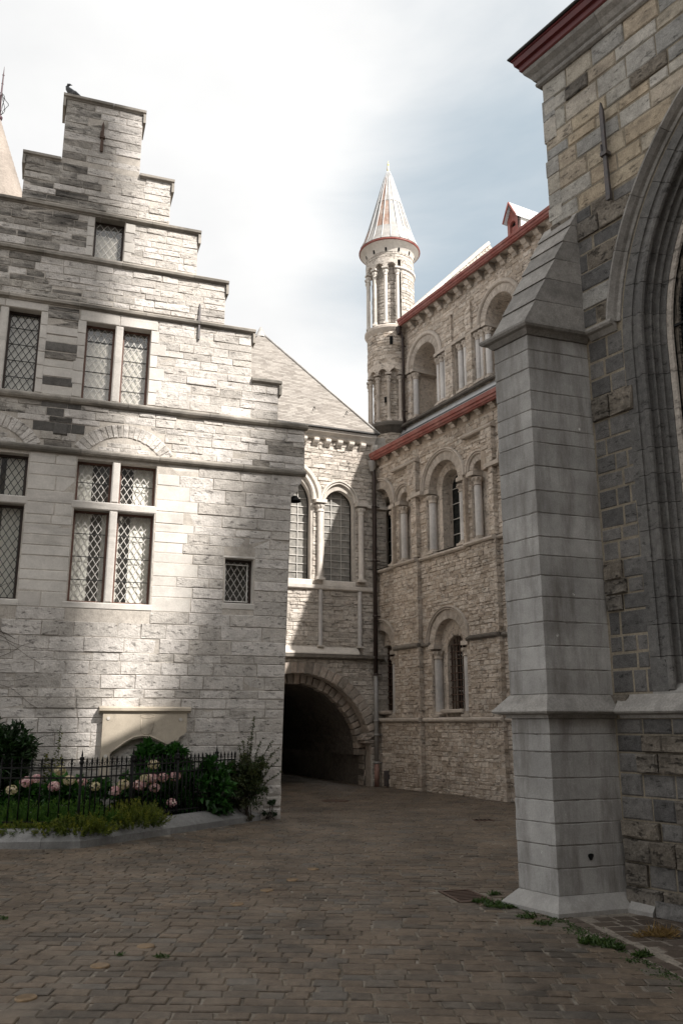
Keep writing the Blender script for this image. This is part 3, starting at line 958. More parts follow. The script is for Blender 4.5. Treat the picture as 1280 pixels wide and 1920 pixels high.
MB().rect(-5.49, -5.353, 3.725, 5.385, -.004, .26, .02, .002).build('mullion', 'house_smooth', w0)
MB().rect(-5.49, -5.353, 5.545, 6.31, -.004, .26, .02, .002).build('mullion', 'house_smooth', w0)
MB().rect(-6.17, -4.645, 5.39, 5.54, -.008, .26, .02, .002).build('transom', 'house_smooth', w0)
MB().rect(-6.17, -4.645, 3.60, 3.715, -.012, .28, .015, .002).build('sill', 'house_smooth', w0)
for (a, b, c, d) in [(-5.353, -4.70, 3.72, 5.39), (-5.353, -4.70, 5.54, 6.31), (-6.11, -5.49, 3.72, 5.39), (-6.11, -5.49, 5.54, 6.31)]:
    cross_light(w0, a, b, c, d, False, 'wood_dark', came='came_dark', cur=[(a + .02, a + .2), (b - .36, b - .06)])
for (nm, W, mx0, mx1, wood, came, lint) in [('mullioned_window', W_UP, -3.36, -3.215, 'wood', 'came', 9.255), ('mullioned_window', W_UP_L, -5.415, -5.27, 'wood_dark', 'came_dark', 9.255)]:
    w2 = bpy.data.objects.new(nm, None); COL.objects.link(w2); w2.parent = house
    MB().rect(mx0, mx1, W[2], W[3], -.005, .26, .02, .002).build('mullion', 'house_smooth', w2)
    mid = (mx0 + mx1) / 2
    MB().rect(W[0] - .12, mid - .004, W[3] + .004, lint - .012, -.014, .2, .012, .003).build('lintel', 'house_smooth', w2)
    MB().rect(mid + .004, W[1] + .12, W[3] + .004, lint - .012, -.014, .2, .012, .003).build('lintel', 'house_smooth', w2)
    nz = 6
    for s, xa, xb in ((0, W[0] - .125, W[0] - .004), (1, W[1] + .004, W[1] + .125)):
        for k in range(nz):
            za = 7.49 + (W[3] - 7.49) * k / nz; zb = 7.49 + (W[3] - 7.49) * (k + 1) / nz
            MB().rect(xa - (rng.uniform(0, .1) if s == 0 and W is W_UP else 0), xb + (rng.uniform(0, .25) if s and W is W_UP else 0), za + .004, zb - .004, -.016, .02, .01, .004).build('jamb_stone', 'house_smooth', w2)
    for a, b in ((W[0], mx0), (mx1, W[1])):
        cross_light(w2, a, b, W[2], W[3], False, wood, came=came, w=.125, h=.20, glass='glass_dusty' if W is W_UP else 'glass',
                    bars=[W[2] + (W[3] - W[2]) * k / 5 for k in range(1, 5)])
        bz = W[3] - (.32 if W is W_UP else .05)
        MB().add([(a, .235, W[2]), (b, .235, W[2]), (b, .235, bz), (a, .235, bz)], [(0, 1, 2, 3)]).build('blind', 'blind', w2)
w3 = bpy.data.objects.new('attic_window', None); COL.objects.link(w3); w3.parent = house
cross_light(w3, W_ATTIC[0], W_ATTIC[1], W_ATTIC[2], W_ATTIC[3], False, 'wood_dark', w=.14, h=.20, came='came', glass='glass_dusty')
MB().add([(W_ATTIC[0], .24, W_ATTIC[2]), (W_ATTIC[1] - .1, .24, W_ATTIC[2]), (W_ATTIC[1] - .1, .24, 10.98), (W_ATTIC[0], .24, 11.0)], [(0, 1, 2, 3)]).build('blind', 'blind', w3)
for k in range(4):
    MB().rect(-4.02, -3.895, 10.39 + k * .21, 10.59 + k * .21, -.02, .02, .01, .006).build('jamb_stone', 'house_smooth', w3)
    MB().rect(-3.31, -3.2 + rng.uniform(0, .12), 10.39 + k * .21, 10.59 + k * .21, -.02, .02, .01, .006).build('jamb_stone', 'house_smooth', w3)
w4 = bpy.data.objects.new('small_window', None); COL.objects.link(w4); w4.parent = house
cross_light(w4, W_SMALL[0], W_SMALL[1], W_SMALL[2], W_SMALL[3], False, 'wood_dark', w=.12, h=.2, came='came')
mb = MB()
for a, b, c, d in [(-1.08, -1.065, 3.86, 4.57), (-.66, -.645, 3.86, 4.57)]: mb.box(a, b, .145, .165, c, d)
mb.box(-1.065, -.66, .146, .165, 3.86, 3.875); mb.box(-1.065, -.66, .146, .165, 4.555, 4.57)
mb.build('white_casement', 'curtain', w4)
MB().rect(-1.16, -.53, 3.70, 3.815, -.012, .3, .012, .004).build('sill', 'house_smooth', w4)
MB().rect(-1.16, -.53, 4.664, 4.70, -.010, .3, .008, .004).build('lintel', 'house_smooth', w4)

# iron wall anchors
def anchor(parent, x, z0, z1, mat, w=.05, y=-.055):
    mb = MB()
    zm = z0 + (z1 - z0) * .46
    mb.prism_y([(x - w * .5, z0), (x + w * .5, z0), (x + w * .6, z0 + .05), (x + w * .45, zm), (x + w * .5, z1 - .12), (x, z1), (x - w * .5, z1 - .12), (x - w * .45, zm), (x - w * .6, z0 + .05)], y, y + .035)
    mb.box(x - w * .9, x + w * .9, y - .02, y + .06, zm - .02, zm + .025)
    mb.box(x - w * .8, x - w * .45, y - .012, y + .02, zm + .026, zm + .13)
    return mb.build('wall_anchor', mat, parent)
anchor(house, -3.875, 12.69, 13.38, 'rusty_iron', .055)
anchor(house, -1.788, 8.96, 9.75, 'iron_grey', .035)

# ------------------------------------------------------------------ things on the house
pq = thing('stone_plaque', 'broken carved stone plaque with shield fixed low on the sunlit house wall', 'plaque', local(HOUSE, -2.43, 0, 1.1), HOUSE[1])
def pl(pts): return [(x + 2.43, z - 1.1) for x, z in pts]
pan = pl([(-3.14, 1.84), (-3.14, .72), (-2.97, .72), (-2.99, 1.15), (-2.95, 1.19), (-2.86, 1.235), (-2.76, 1.31), (-2.62, 1.39), (-2.48, 1.42), (-2.33, 1.405), (-2.19, 1.345), (-2.06, 1.275),
          (-1.97, 1.35), (-1.86, 1.365), (-1.83, 1.43), (-1.76, 1.46), (-1.72, 1.52), (-1.72, 1.84)])
MB().prism_y(pan, -.15, .0).build('panel', 'plaque', pq)
MB().prism_x([(0, .73), (-.16, .73), (-.17, .75), (-.20, .765), (-.20, .81), (-.14, .835), (0, .84)], -.78, .77).build('top_moulding', 'plaque', pq)
rim = [(x, z) for x, z in pl([(-2.97, 1.17), (-2.86, 1.255), (-2.76, 1.33), (-2.62, 1.41), (-2.48, 1.44), (-2.33, 1.425), (-2.19, 1.365), (-2.07, 1.30)])]
MB().tube([(x, -.152, z + .012) for x, z in rim], .018, 6).build('arched_rim', 'plaque', pq)
sh = pl([(-2.50, 1.72), (-2.50, 1.55), (-2.47, 1.49), (-2.40, 1.465), (-2.33, 1.49), (-2.30, 1.55), (-2.30, 1.72)])
MB().tube([(x, -.15, z) for x, z in sh], .008, 5).build('shield_outline', 'plaque', pq)
MB().tube([(.03 + .12 * cos(a), -.15, .68 + .035 * sin(a)) for a in [k * pi / 8 for k in range(17)]], .006, 5).build('helmet_outline', 'plaque', pq)
for x, z in [(-.62, .64), (.60, .62), (-.63, .02)]:
    mb = MB(); mb.prism_y([(x + .03 * cos(k * pi / 5), z + .03 * sin(k * pi / 5)) for k in range(10)], -.162, -.149); mb.build('fixing_bolt', 'house_smooth', pq)

fl = thing('floodlight', 'black dish floodlight under the corbelled corner of the gabled house', 'lamp', local(HOUSE, .25, .12, 5.9), HOUSE[1])
mb = MB(); mb.lathe([(.02, .10), (.05, .10), (.075, .07), (.13, .0), (.125, -.012)], .0, 0, 14); mb.build('shade', 'iron', fl)
MB().tube([(0, 0, .09), (-.06, 0, .08), (-.12, 0, .05)], .014, 6).build('bracket', 'iron', fl)
MB().lathe([(.001, -.0), (.1, -.004)], 0, 0, 12).build('lens', 'void', fl)

pg = thing('pigeon', 'grey pigeon perched on the topmost step of the gable', 'bird', local(HOUSE, -4.56, .1, 13.865), HOUSE[1])
mb = MB()
sp = [(.30, 0, -.005), (.22, 0, .035), (.14, 0, .075), (.06, 0, .115), (0, 0, .15), (-.045, 0, .195), (-.06, -.01, .235), (-.045, -.03, .262), (-.01, -.05, .262), (.02, -.06, .25), (.035, -.066, .245)]
mb.tube(sp, [.012, .03, .05, .066, .066, .05, .036, .032, .02, .008, .003], 10)
ob = mb.build('body', 'pigeon', pg)
for s in (-1, 1):
    w = MB(); w.tube([(.02, s * .05, .14), (.1, s * .058, .1), (.2, s * .04, .045), (.27, s * .02, .01)], [.02, .035, .025, .004], 8); w.build('wing', 'pigeon', pg)
    MB().tube([(.03, s * .025, .1), (.025, s * .025, 0.0)], .006, 5).build('leg', 'rusty_iron', pg)

# bare creeper on the shaded left part of the wall
crp = thing('creeper', 'bare brown creeper stems spreading over the shaded left wall', 'climbing plant', local(HOUSE, -5.4, 0, 1.8), HOUSE[1])
mb = MB()
for q in range(26):
    x, z = rng.uniform(-.6, .1), rng.uniform(.3, 2.0); a = rng.uniform(-.7, .35); pts = []
    for k in range(rng.randint(7, 14)):
        pts.append((x, -.035 - .01 * sin(k), z)); a += rng.uniform(-.35, .3); x += cos(a) * .11; z += sin(a) * .09 - .008
    mb.tube(pts, [max(.0025, .006 - .0004 * k) for k in range(len(pts))], 4)
mb.build('stems', 'twig', crp)

# ================================================================== SPIRE behind the house
spi = thing('spired_tower', 'brown slate conical spire with iron finial behind the gabled house', 'tower', local(HOUSE, -6.62, 8, 0), HOUSE[1])
mb = MB(); mb.lathe([(2.1, 0), (2.1, 12.2)], 0, 0, 24); mb.build('drum', 'house', spi)
mb = MB()
rr = []
for k in range(40):
    z = 12.0 + 6.75 * k / 40; r = 2.36 * (1 - k / 40.0) + .05
    rr += [(r + .012, z), (r - .035, z + .165)]
mb.lathe(rr, 0, 0, 28, smooth=False); mb.build('slate_cone', 'slate_brown', spi)
mb = MB(); mb.lathe([(.05, 18.72), (.10, 18.78), (.11, 18.86), (.05, 18.9), (.03, 19.3), (.018, 20.3), (.004, 20.6)], 0, 0, 8)
for z in (19.6, 20.0, 20.3): mb.lathe([(.001, z - .04), (.035, z), (.001, z + .04)], 0, 0, 8)
fi = mb.build('finial', 'plum', spi)
mb = MB()
for s in range(6):
    a = s * pi / 3
    mb.tube([((.03 + .17 * sin(t * pi / 10) + .03 * sin(t * pi / 2.2)) * cos(a), (.03 + .17 * sin(t * pi / 10) + .03 * sin(t * pi / 2.2)) * sin(a), 18.95 + t * .07) for t in range(11)], .01, 4)
mb.build('scrollwork', 'iron', fi)

# ================================================================== GATEHOUSE WING with the archway
gate = thing('gatehouse', 'pale stone gatehouse with dark archway below tall round-headed windows', 'gatehouse', GATE[0], GATE[1])
GX0, GX1 = -5.8, .30
AC, AZ, AR = -2.4, .84, 2.14
arch_loop = [(AC - 2.14, -.2), (-.26, -.2), (-.26, AZ)] + [(AC + AR * cos(R(90 * k / 12)), AZ + AR * sin(R(90 * k / 12))) for k in range(1, 13)] + \
            [(AC + AR * cos(R(90 + 90 * k / 12)), AZ + AR * sin(R(90 + 90 * k / 12))) for k in range(1, 13)]
WR = dict(c=-1.2, half=.45, zl=5.56, zs=7.72, r=.45, pt=1.12)
WL = dict(c=-2.84, half=.78, zl=5.56, zs=7.75, r=.78, pt=1.15)
loops = [arch_loop] + [aloop(w['c'], w['half'], w['zl'], w['zs'], w['r'], 14, w['pt']) for w in (WR, WL)]
wall_o = [(GX0, -.21), (arch_loop[0][0], -.21), (-.26, -.21), (GX1, -.21), (GX1, 10.0), (GX0, 10.0)]
mb = MB(); sheet(mb, [(GX0, -.3), (GX1, -.3), (GX1, 10.0), (GX0, 10.0)], loops); mb.build('wall', 'mortar', gate)
mb = MB()
reveal(mb, list(reversed(loops[0])), 0, .38)
mb.build('arch_soffit', 'voussoir', gate)
mb = MB()
for l in loops[1:]: reveal(mb, list(reversed(l)), 0, .32)
mb.build('window_reveals', 'arch_smooth', gate)
for w in (WR, WL):
    win = bpy.data.objects.new('round_window', None); COL.objects.link(win); win.parent = gate
    lp = aloop(w['c'], w['half'], w['zl'], w['zs'], w['r'], 14, w['pt'])
    mb = MB(); sheet(mb, lp, [], y=.26); mb.build('glazing', 'glass_pale', win)
    bb = MB()
    x0, x1 = w['c'] - w['half'], w['c'] + w['half']
    top = w['zs'] + w['r'] * 1.15
    def hgt(x): return max([z for (xx, z) in [(w['c'] + a, w['zs'] + b) for a, b in arcpts(w['r'], 40, w['pt'])] if abs(xx - x) < .06] or [w['zs']])
    nv = 3 if w is WR else 5
    for k in range(1, nv):
        x = x0 + (x1 - x0) * k / nv; bb.box(x - .009, x + .009, .225, .245, w['zl'], hgt(x))
    for k in range(1, 13):
        z = w['zl'] + (top - w['zl']) * k / 13
        hw = w['half'] if z < w['zs'] else max(0, max([a for a, b in arcpts(w['r'], 60, w['pt']) if b >= z - w['zs']] or [0]))
        if hw > .05: bb.box(w['c'] - hw, w['c'] + hw, .23, .242, z - .008, z + .008)
    bb.build('glazing_bars', 'came', win)
    fb = MB()
    pts = [(a * .97 + w['c'] * .03, .2, b) for a, b in lp]
    fb.tube(pts + [pts[0]], .018, 5); fb.build('iron_frame', 'iron', win)
    MB().rect(x0 - .06, x1 + .06, w['zl'] - .15, w['zl'] + .0, -.03, .32, .02).build('sill', 'arch_smooth', win)
hood(gate, WR['c'], 7.86, .46, .13, .09, 0, 'arch_smooth', 18, 1.15, rolls=2)
hood(gate, WL['c'], 7.86, .80, .30, .12, 0, 'arch_smooth', 22, 1.15, rolls=2)
for x in (-1.80, -.54):
    column(gate, x, -.07, 5.56, 7.76, .085, 'arch_smooth', 'arch_smooth')
    MB().box(x - .17, x + .17, -.2, .02, 7.762, 7.86).build('abacus', 'arch_smooth', gate)
MB().box(-.36, GX1, -.10, .02, 7.75, 7.85).build('impost_band', 'arch_smooth', gate)
# sill string, lower shafts, weathered ledge, arch string
profile_x(GX0, GX1 - .35, [(.02, 5.28), (-.07, 5.28), (-.11, 5.31), (-.12, 5.40), (.02, 5.44)], 'sill_string', 'arch_smooth', gate)
for x in (-1.76, -.58):
    MB().lathe([(.062, 3.73), (.058, 5.285)], x, -.04, 10).build('lower_shaft', 'shaft', gate)
    MB().box(x - .10, x + .10, -.13, .02, 3.70, 3.74).build('shaft_foot', 'arch_smooth', gate)
profile_x(GX0, -.64, [(.02, 3.50), (-.17, 3.50), (-.17, 3.53), (-.03, 3.70), (.02, 3.70)], 'sloping_ledge', 'arch_smooth', gate)
profile_x(GX0, .12, [(.02, 3.37), (-.10, 3.37), (-.17, 3.41), (-.18, 3.485), (.02, 3.498)], 'arch_string', 'ledge', gate)
# rubble
ops = [o_arch(AC, 2.14 + .02, -.2, AZ, AR + .30)] + [o_arch(w['c'], w['half'] + .06, w['zl'] - .15, w['zs'], w['r'] + .22 + (.2 if w is WL else 0)) for w in (WR, WL)]
rects = layout(lambda z: (-3.4, GX1 - .02), [-.02, 1.4, 3.37], .115, (.16, .42), ops, .009)
rects += layout(lambda z: (-3.4, GX1 - .02), [3.50, 5.28], .115, (.2, .5), ops, .009)
rects += layout(lambda z: (-3.4, GX1 - .02), [5.44, 9.70], .125, (.2, .5), ops, .009)
lay_stones(gate, rects, 'arch', 260, (.004, .03), .02, c=.012, j=.009, vis=lambda r: r[1] > -2.9)
# voussoirs of the arch: outer order flush, inner order set back
for (r0, th, yf, yb, n, zc) in [(AR, .30, -.02, .30, 34, AZ), (AR - .22, .24, .36, .66, 34, AZ - .03)]:
    for i in range(n):
        a0 = pi * i / n; a1 = pi * (i + 1) / n
        if a1 > R(125): continue
        a1 -= .012; e = rng.uniform(-.03, .05); q = rng.uniform(-.03, .02)
        cs = [(AC + r * cos(a), zc + r * sin(a)) for r, a in ((r0 + q * (r0 < AR), a0), (r0 + th + e, a0), (r0 + th + e, a1), (r0 + q * (r0 < AR), a1))]
        MB().block(cs, yf - rng.uniform(0, .03), yb, .02, .012).build('arch_stone', 'voussoir', gate)
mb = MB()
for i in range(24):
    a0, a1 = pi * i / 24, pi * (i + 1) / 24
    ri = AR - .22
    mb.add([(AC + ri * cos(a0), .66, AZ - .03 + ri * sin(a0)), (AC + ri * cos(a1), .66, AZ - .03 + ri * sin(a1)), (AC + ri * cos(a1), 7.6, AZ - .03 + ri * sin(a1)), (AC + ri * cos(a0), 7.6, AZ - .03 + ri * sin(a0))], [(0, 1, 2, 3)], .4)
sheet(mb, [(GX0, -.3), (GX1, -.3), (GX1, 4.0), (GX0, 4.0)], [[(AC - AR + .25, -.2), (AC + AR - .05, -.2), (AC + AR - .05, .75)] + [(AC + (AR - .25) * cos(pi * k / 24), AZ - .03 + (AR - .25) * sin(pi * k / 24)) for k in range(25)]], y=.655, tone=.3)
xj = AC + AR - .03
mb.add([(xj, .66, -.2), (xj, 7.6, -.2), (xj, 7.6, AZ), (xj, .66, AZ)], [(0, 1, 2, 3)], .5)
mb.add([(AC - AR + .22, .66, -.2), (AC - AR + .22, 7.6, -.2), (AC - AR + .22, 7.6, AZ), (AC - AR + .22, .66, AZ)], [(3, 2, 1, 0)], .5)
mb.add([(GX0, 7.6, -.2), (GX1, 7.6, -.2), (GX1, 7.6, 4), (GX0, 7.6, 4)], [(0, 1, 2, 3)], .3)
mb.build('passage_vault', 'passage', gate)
# rough right jamb of the passage
rr = layout(lambda z: (-.36, -.255), [0, 1.1], .14, (.12, .25), [], .01)
for r in rr: MB().rect(r[0] + rng.uniform(0, .06), r[1], r[2], r[3], .36 + rng.uniform(-.05, .05), .72, .02, .02).build('jamb_stone', 'voussoir', gate)
for r in layout(lambda z: (.36, .72), [.0, 1.2], .16, (.2, .36), [], .012):
    mb = MB(); mb.box(-.30 + rng.uniform(-.02, .02), -.1, r[0], r[1], r[2], r[3]); mb.build('jamb_stone', 'passage', gate)
for k in range(9):
    x = -.62 + .34 * rng.random(); z = 1.15 + .25 * rng.random() + (-.35 - x) * -.9 * .3
    MB().block([(x, z), (x + rng.uniform(.2, .34), z + rng.uniform(-.05, .03)), (x + .3, z + .08), (x + .03, z + .07)], -.02 - rng.uniform(0, .06), .3, .015, .012).build('broken_stone', 'voussoir', gate)
# cornice, corbels, roof
CORN = [(.02, 9.70), (-.10, 9.70), (-.14, 9.74), (-.14, 9.79), (-.22, 9.86), (-.26, 9.87), (-.27, 9.95), (.02, 9.96)]
x = GX0
while x < -.12:
    e = min(x + rng.uniform(.8, 1.2), -.10)
    profile_x(x + .003, e - .003, CORN, 'cornice', 'arch_smooth', gate); x = e
for k in range(9):
    corbel(gate, -.115 - .3655 * k, 0, 9.49, 9.695, .15, .17, 'arch_smooth')
ex0, ex1, ez, ey = GX0, -.02, 9.97, -.31
apx = (-2.78, 3.1, 14.3)
def roof_courses(quad_bl, quad_br, apex, n, mat, parent):
    mb = MB()
    bl, br, ap_ = Vector(quad_bl), Vector(quad_br), Vector(apex)
    for k in range(n):
        t0, t1 = k / n, (k + 1) / n
        a, b = bl.lerp(ap_, t0), br.lerp(ap_, t0); c, d = br.lerp(ap_, t1), bl.lerp(ap_, t1)
        nn = (b - a).cross(d - a).normalized()
        if nn.z < 0: nn = -nn
        L = (b - a).length; m = max(1, int(L / .22))
        for i in range(m):
            off = nn * (.007 + rng.uniform(0, .002))
            p0, p1 = a.lerp(b, i / m), a.lerp(b, (i + 1) / m); q0, q1 = d.lerp(c, i / m), d.lerp(c, (i + 1) / m)
            mb.add([tuple(p0 + off), tuple(p1 + off), tuple(q1 + nn * .002), tuple(q0 + nn * .002), tuple(p0), tuple(p1)], [(0, 1, 2, 3), (4, 5, 1, 0)])
    mb.build('slates', mat, parent, kind='stuff')
roof = MB()
roof.add([(ex0, ey, ez), (ex1, ey, ez), (ex1, 7.6, ez), (ex0, 7.6, ez), apx], [(0, 1, 4), (1, 2, 4), (2, 3, 4), (3, 0, 4), (3, 2, 1, 0)], .5)
ro = roof.build('roof', 'slate', gate)
roof_courses((ex0, ey, ez), (ex1, ey, ez), apx, 64, 'slate', ro)
MB().tube([(ex1 - .005, ey - .01, ez + .02), (apx[0], apx[1], apx[2] + .03)], .035, 6).build('hip_flashing', 'zinc', ro)
MB().lathe([(.22, 14.1), (.10, 14.35), (.03, 14.5), (.001, 14.52)], apx[0], apx[1], 8).build('apex_cap', 'zinc', ro)
mb = MB(); mb.box(ex0, ex1, ey - .03, ey + .03, ez - .008, ez + .03); mb.build('eave_flashing', 'black', ro)
for x in (-1.98, -.95):
    MB().tube([(x, .14, 10.62), (x + .02, .05, 10.72), (x + .04, .02, 10.66), (x + .02, .06, 10.6)], .012, 5).build('snow_hook', 'iron', ro)
mb = MB(); mb.box(GX0, GX1, .4, 7.6, 3.3, 9.97); mb.build('body_wall', 'house', gate)

# ================================================================== CATHEDRAL WING (church)
church = thing('cathedral_wing', 'tall romanesque cathedral wing of tan rubble with red gutters', 'cathedral', CHURCH[0], CHURCH[1])
CX0, CX1 = -1.3, 11.0
UY = 2.0                                   # upper wall stands this far behind the lower wall
def bay(c, zl, zs, rh, r1, half, d1, y0=0., w2=None, x_off=0., shafts=(-1, 1), rw=.10, sr=.105, rolls=2, wall='church', deep=.0, ringn=26):
    """arched bay of the cathedral wing; returns (hole loop, stone exclusion)"""
    loop = aloop(c, half, zl, zs, r1, 16)
    arch_ring(church, c, zs, r1, rh - rw - r1, ringn, y0 - .02, y0 + d1, 'church_smooth')
    hood(church, c, zs, rh - rw, rw, .085, y0, 'church_smooth', 20, rolls=rolls)
    for s in shafts:
        xs = c + s * (half - sr - .02)
        column(church, xs, y0 + sr + .01, zl + .02, zs - .11, sr)
    for s in (-1, 1):
        xa, xb = sorted((c + s * (r1 - .03), c + s * (half + .10)))
        MB().box(xa, xb, y0 - .06, y0 + d1 - .004, zs - .108, zs - .003).build('impost', 'church_smooth', church)
    # plain jamb and soffit of the outer order, and its back wall
    mb = MB(); reveal(mb, list(reversed(loop)), y0, y0 + d1)
    big = aloop(c, half + .02, zl, zs, r1 + .02, 16)
    holes = []
    if w2:
        wl = aloop(w2['c'], w2['half'], w2['zl'], w2['zs'], w2['half'], 16)
        holes = [wl]
        reveal(mb, list(reversed(wl)), y0 + d1, y0 + d1 + w2['d'])
    sheet(mb, big, holes, y=y0 + d1)
    mb.build('bay_back_wall', wall, church)
    if w2:
        arch_ring(church, w2['c'], w2['zs'], w2['half'] + .004, .15, 15, y0 + d1 - .012, y0 + d1 + .1, 'church', parts=False)
    return loop, o_arch(c, half + .01, zl, zs, rh - .03)

def church_window(win_c, half, zl, zs, y, nbar, nrow, mat='glass_dark', bar='came', bw=.011):
    win = bpy.data.objects.new('round_headed_window', None); COL.objects.link(win); win.parent = church
    lp = aloop(win_c, half, zl, zs, half, 16)
    mb = MB(); sheet(mb, lp, [], y=y); mb.build('glazing', mat, win)
    bb = MB()
    for k in range(1, nbar):
        x = win_c - half + 2 * half * k / nbar
        bb.box(x - bw, x + bw, y - .03, y - .012, zl, zs + math.sqrt(max(half ** 2 - (x - win_c) ** 2, 0)))
    bb.build('upright_bars', bar, win, kind='stuff')
    bb = MB()
    for k in range(1, nrow):
        z = zl + (zs + half - zl) * k / nrow
        hw = half if z < zs else math.sqrt(max(half ** 2 - (z - zs) ** 2, 0))
        bb.box(win_c - hw, win_c + hw, y - .034, y - .014, z - bw, z + bw)
    bb.build('cross_bars', bar, win, kind='stuff')
    fb = MB(); fb.tube([(a, y - .02, b) for a, b in lp] + [(lp[0][0], y - .02, lp[0][1])], .02, 5); fb.build('window_rim', 'church_smooth', win)
    return win

low_loops, low_ops, up_loops, up_ops = [], [], [], []
for c in (.13, 3.38, 6.63, 9.9):
    l, o = bay(c, 1.80, 3.6, .93, .60, .74, .20, w2=dict(c=c + .06, half=.41, zl=2.0, zs=3.38, d=.30))
    low_loops.append(l); low_ops.append(o)
    w = church_window(c + .06, .40, 2.0, 3.38, .49, 3, 4)
    if c < 8:
        gx = MB(); yy = .30
        for k in range(7):
            x = c + .06 - .36 + .72 * k / 6; gx.box(x - .012, x + .012, yy - .012, yy + .012, 2.0, 3.38 + math.sqrt(max(.41 ** 2 - (x - c - .06) ** 2, 0)))
        for k in range(1, 10):
            z = 2.0 + 1.75 * k / 10; hw = .41 if z < 3.38 else math.sqrt(max(.41 ** 2 - (z - 3.38) ** 2, 0))
            gx.box(c + .06 - hw, c + .06 + hw, yy - .024, yy - .010, z - .012, z + .012)
        gx.build('iron_grille', 'rusty_iron', w)
    MB().rect(c - .42, c + .50, 1.9, 1.99, -.03, .5, .02, .006).build('window_sill', 'church_smooth', church)
    l, o = bay(c - .02, 5.95, 7.70, .97, .64, .80, .22, w2=dict(c=c + .02, half=.42, zl=6.05, zs=7.70, d=.34))
    up_loops.append(l); up_ops.append(o)
    church_window(c + .02, .41, 6.05, 7.70, .555, 2, 5)
    MB().prism_x([(.02, 5.96), (-.04, 5.97), (.55, 6.12), (.55, 5.96)], c - .40, c + .46).build('sloping_sill', 'ledge', church)
for c in (1.50, 4.86, 8.1):
    l, o = bay(c, 5.95, 7.72, .48, .21, .33, .24, shafts=(-1,), rw=.10, sr=.10, ringn=13)
    up_loops.append(l); up_ops.append(o)
mb = MB(); sheet(mb, [(CX0, -.3), (CX1, -.3), (CX1, 9.36), (CX0, 9.36)], low_loops + up_loops); mb.build('lower_wall', 'mortar_dark', church)
# pilaster zones stand a little proud
PZ = [(1.05, 2.24), (4.40, 5.52), (7.7, 8.8)]
PR = .12
mb = MB()
for a, b in PZ:
    for z0, z1, dep in [(0, 1.70, PR), (1.79, 3.58, PR), (3.67, 5.83, PR)]:
        mb.box(a, b, -dep, .0, z0, z1)
    # above the sill the zone frames its blind niche
    cc = {1.05: 1.5, 4.40: 4.86, 7.7: 8.1}[a]
    for xa, xb in ((a, cc - .5), (cc + .5, b)): mb.box(xa, xb, -PR, 0, 5.96, 7.6)
    mb.box(b - .42, b, -PR, 0, 7.6, 8.66)
mb.build('pilaster_core', 'mortar_dark', church, kind='stuff')
for a, b in PZ:
    profile_x(a - .05, b + .05, [(.0, 8.60), (-PR - .03, 8.60), (-PR - .05, 8.64), (-PR - .03, 8.67), (0, 8.78)], 'pilaster_cap', 'church_smooth', church)
    MB().box(b - .20, b + .28, -PR - .06, .0, 7.60, 7.70).build('impost', 'church_smooth', church)
# strings
SP = [(.02, 0), (-.06, 0), (-.09, .035), (-.09, .075), (-.02, .11), (.02, .11)]
def strings(z, segs, mat='church_smooth', big=1.0):
    for a, b, y in segs:
        profile_x(a, b, [(y + p * big, z + q) for p, q in SP], 'string_course', mat, church)
allz = []
x = CX0
for a, b in PZ + [(CX1, CX1)]:
    if a > x: allz.append((x, a - .002, 0))
    if b > a: allz.append((a, b, -PR))
    x = b + .002
strings(1.69, allz, 'church_smooth'); strings(5.83, allz, 'church_smooth', 1.2)
strings(3.57, [(-1.3, -.62, 0), (.94, 1.048, 0), (1.05, 2.24, -PR), (2.243, 2.6, 0), (4.18, 4.398, 0), (4.40, 5.52, -PR), (5.523, 5.9, 0), (7.45, 9.0, 0)], 'ledge')
# rubble of the lower wall
def zone_fn(x):
    for a, b in PZ:
        if a <= x <= b: return True
    return False
rects_a, rects_b = [], []
for brk in ([0, 1.69], [1.80, 3.57], [3.68, 5.83], [5.95, 9.02]):
    x = -1.25
    for a, b in PZ + [(7.7, 7.7)]:
        if a > x: rects_a += layout(lambda z: (x, a - .004), brk, .098, (.10, .30), low_ops + up_ops, .008, .4)
        if b > a:
            top = [brk[0], min(brk[1], 8.60)]
            if brk[0] < 5.9: rects_b += layout(lambda z: (a, b), top, .098, (.10, .30), [], .008, .4)
            else:
                cc = {1.05: 1.5, 4.40: 4.86, 7.7: 8.1}.get(a, 0)
                rects_b += layout(lambda z: (a, b), [5.95, 7.6], .098, (.10, .30), [o_rect(cc - .5, cc + .5, 5.9, 7.7)], .008, .4)
                rects_a += layout(lambda z: (cc - .5, cc + .5), [5.95, 7.6], .098, (.08, .2), up_ops, .008, .4)
                rects_b += layout(lambda z: (b - .42, b), [7.6, 8.60], .098, (.10, .30), up_ops, .008, .4)
                rects_a += layout(lambda z: (a, b - .42), [7.6, 8.60], .098, (.10, .30), up_ops, .008, .4)
                rects_a += layout(lambda z: (a, b), [8.78, 9.02], .098, (.10, .30), [], .008, .4)
        x = b + .004
near = lambda r: -.1 < r[1] < 6.4
lay_stones(church, rects_a, 'church', 170, (.002, .026), .02, c=.012, j=.010, vis=near)
lay_stones(church, rects_b, 'church', 110, (.002, .026), .02, y0=-PR, c=.012, j=.010, vis=near)
# side stones of pilasters (their right edges face the yard)
mb = MB()
for a, b in PZ:
    for za, zb in heights([0, 1.69], .1) + heights([1.80, 3.57], .1) + heights([3.68, 5.83], .1) + heights([5.95, 8.6], .1):
        mb.box(b - .1, b + rng.uniform(.0, .016), -PR - .012, -.002, za + .004, zb - .004)
mb.build('pilaster_quoins', 'church', church, kind='stuff')
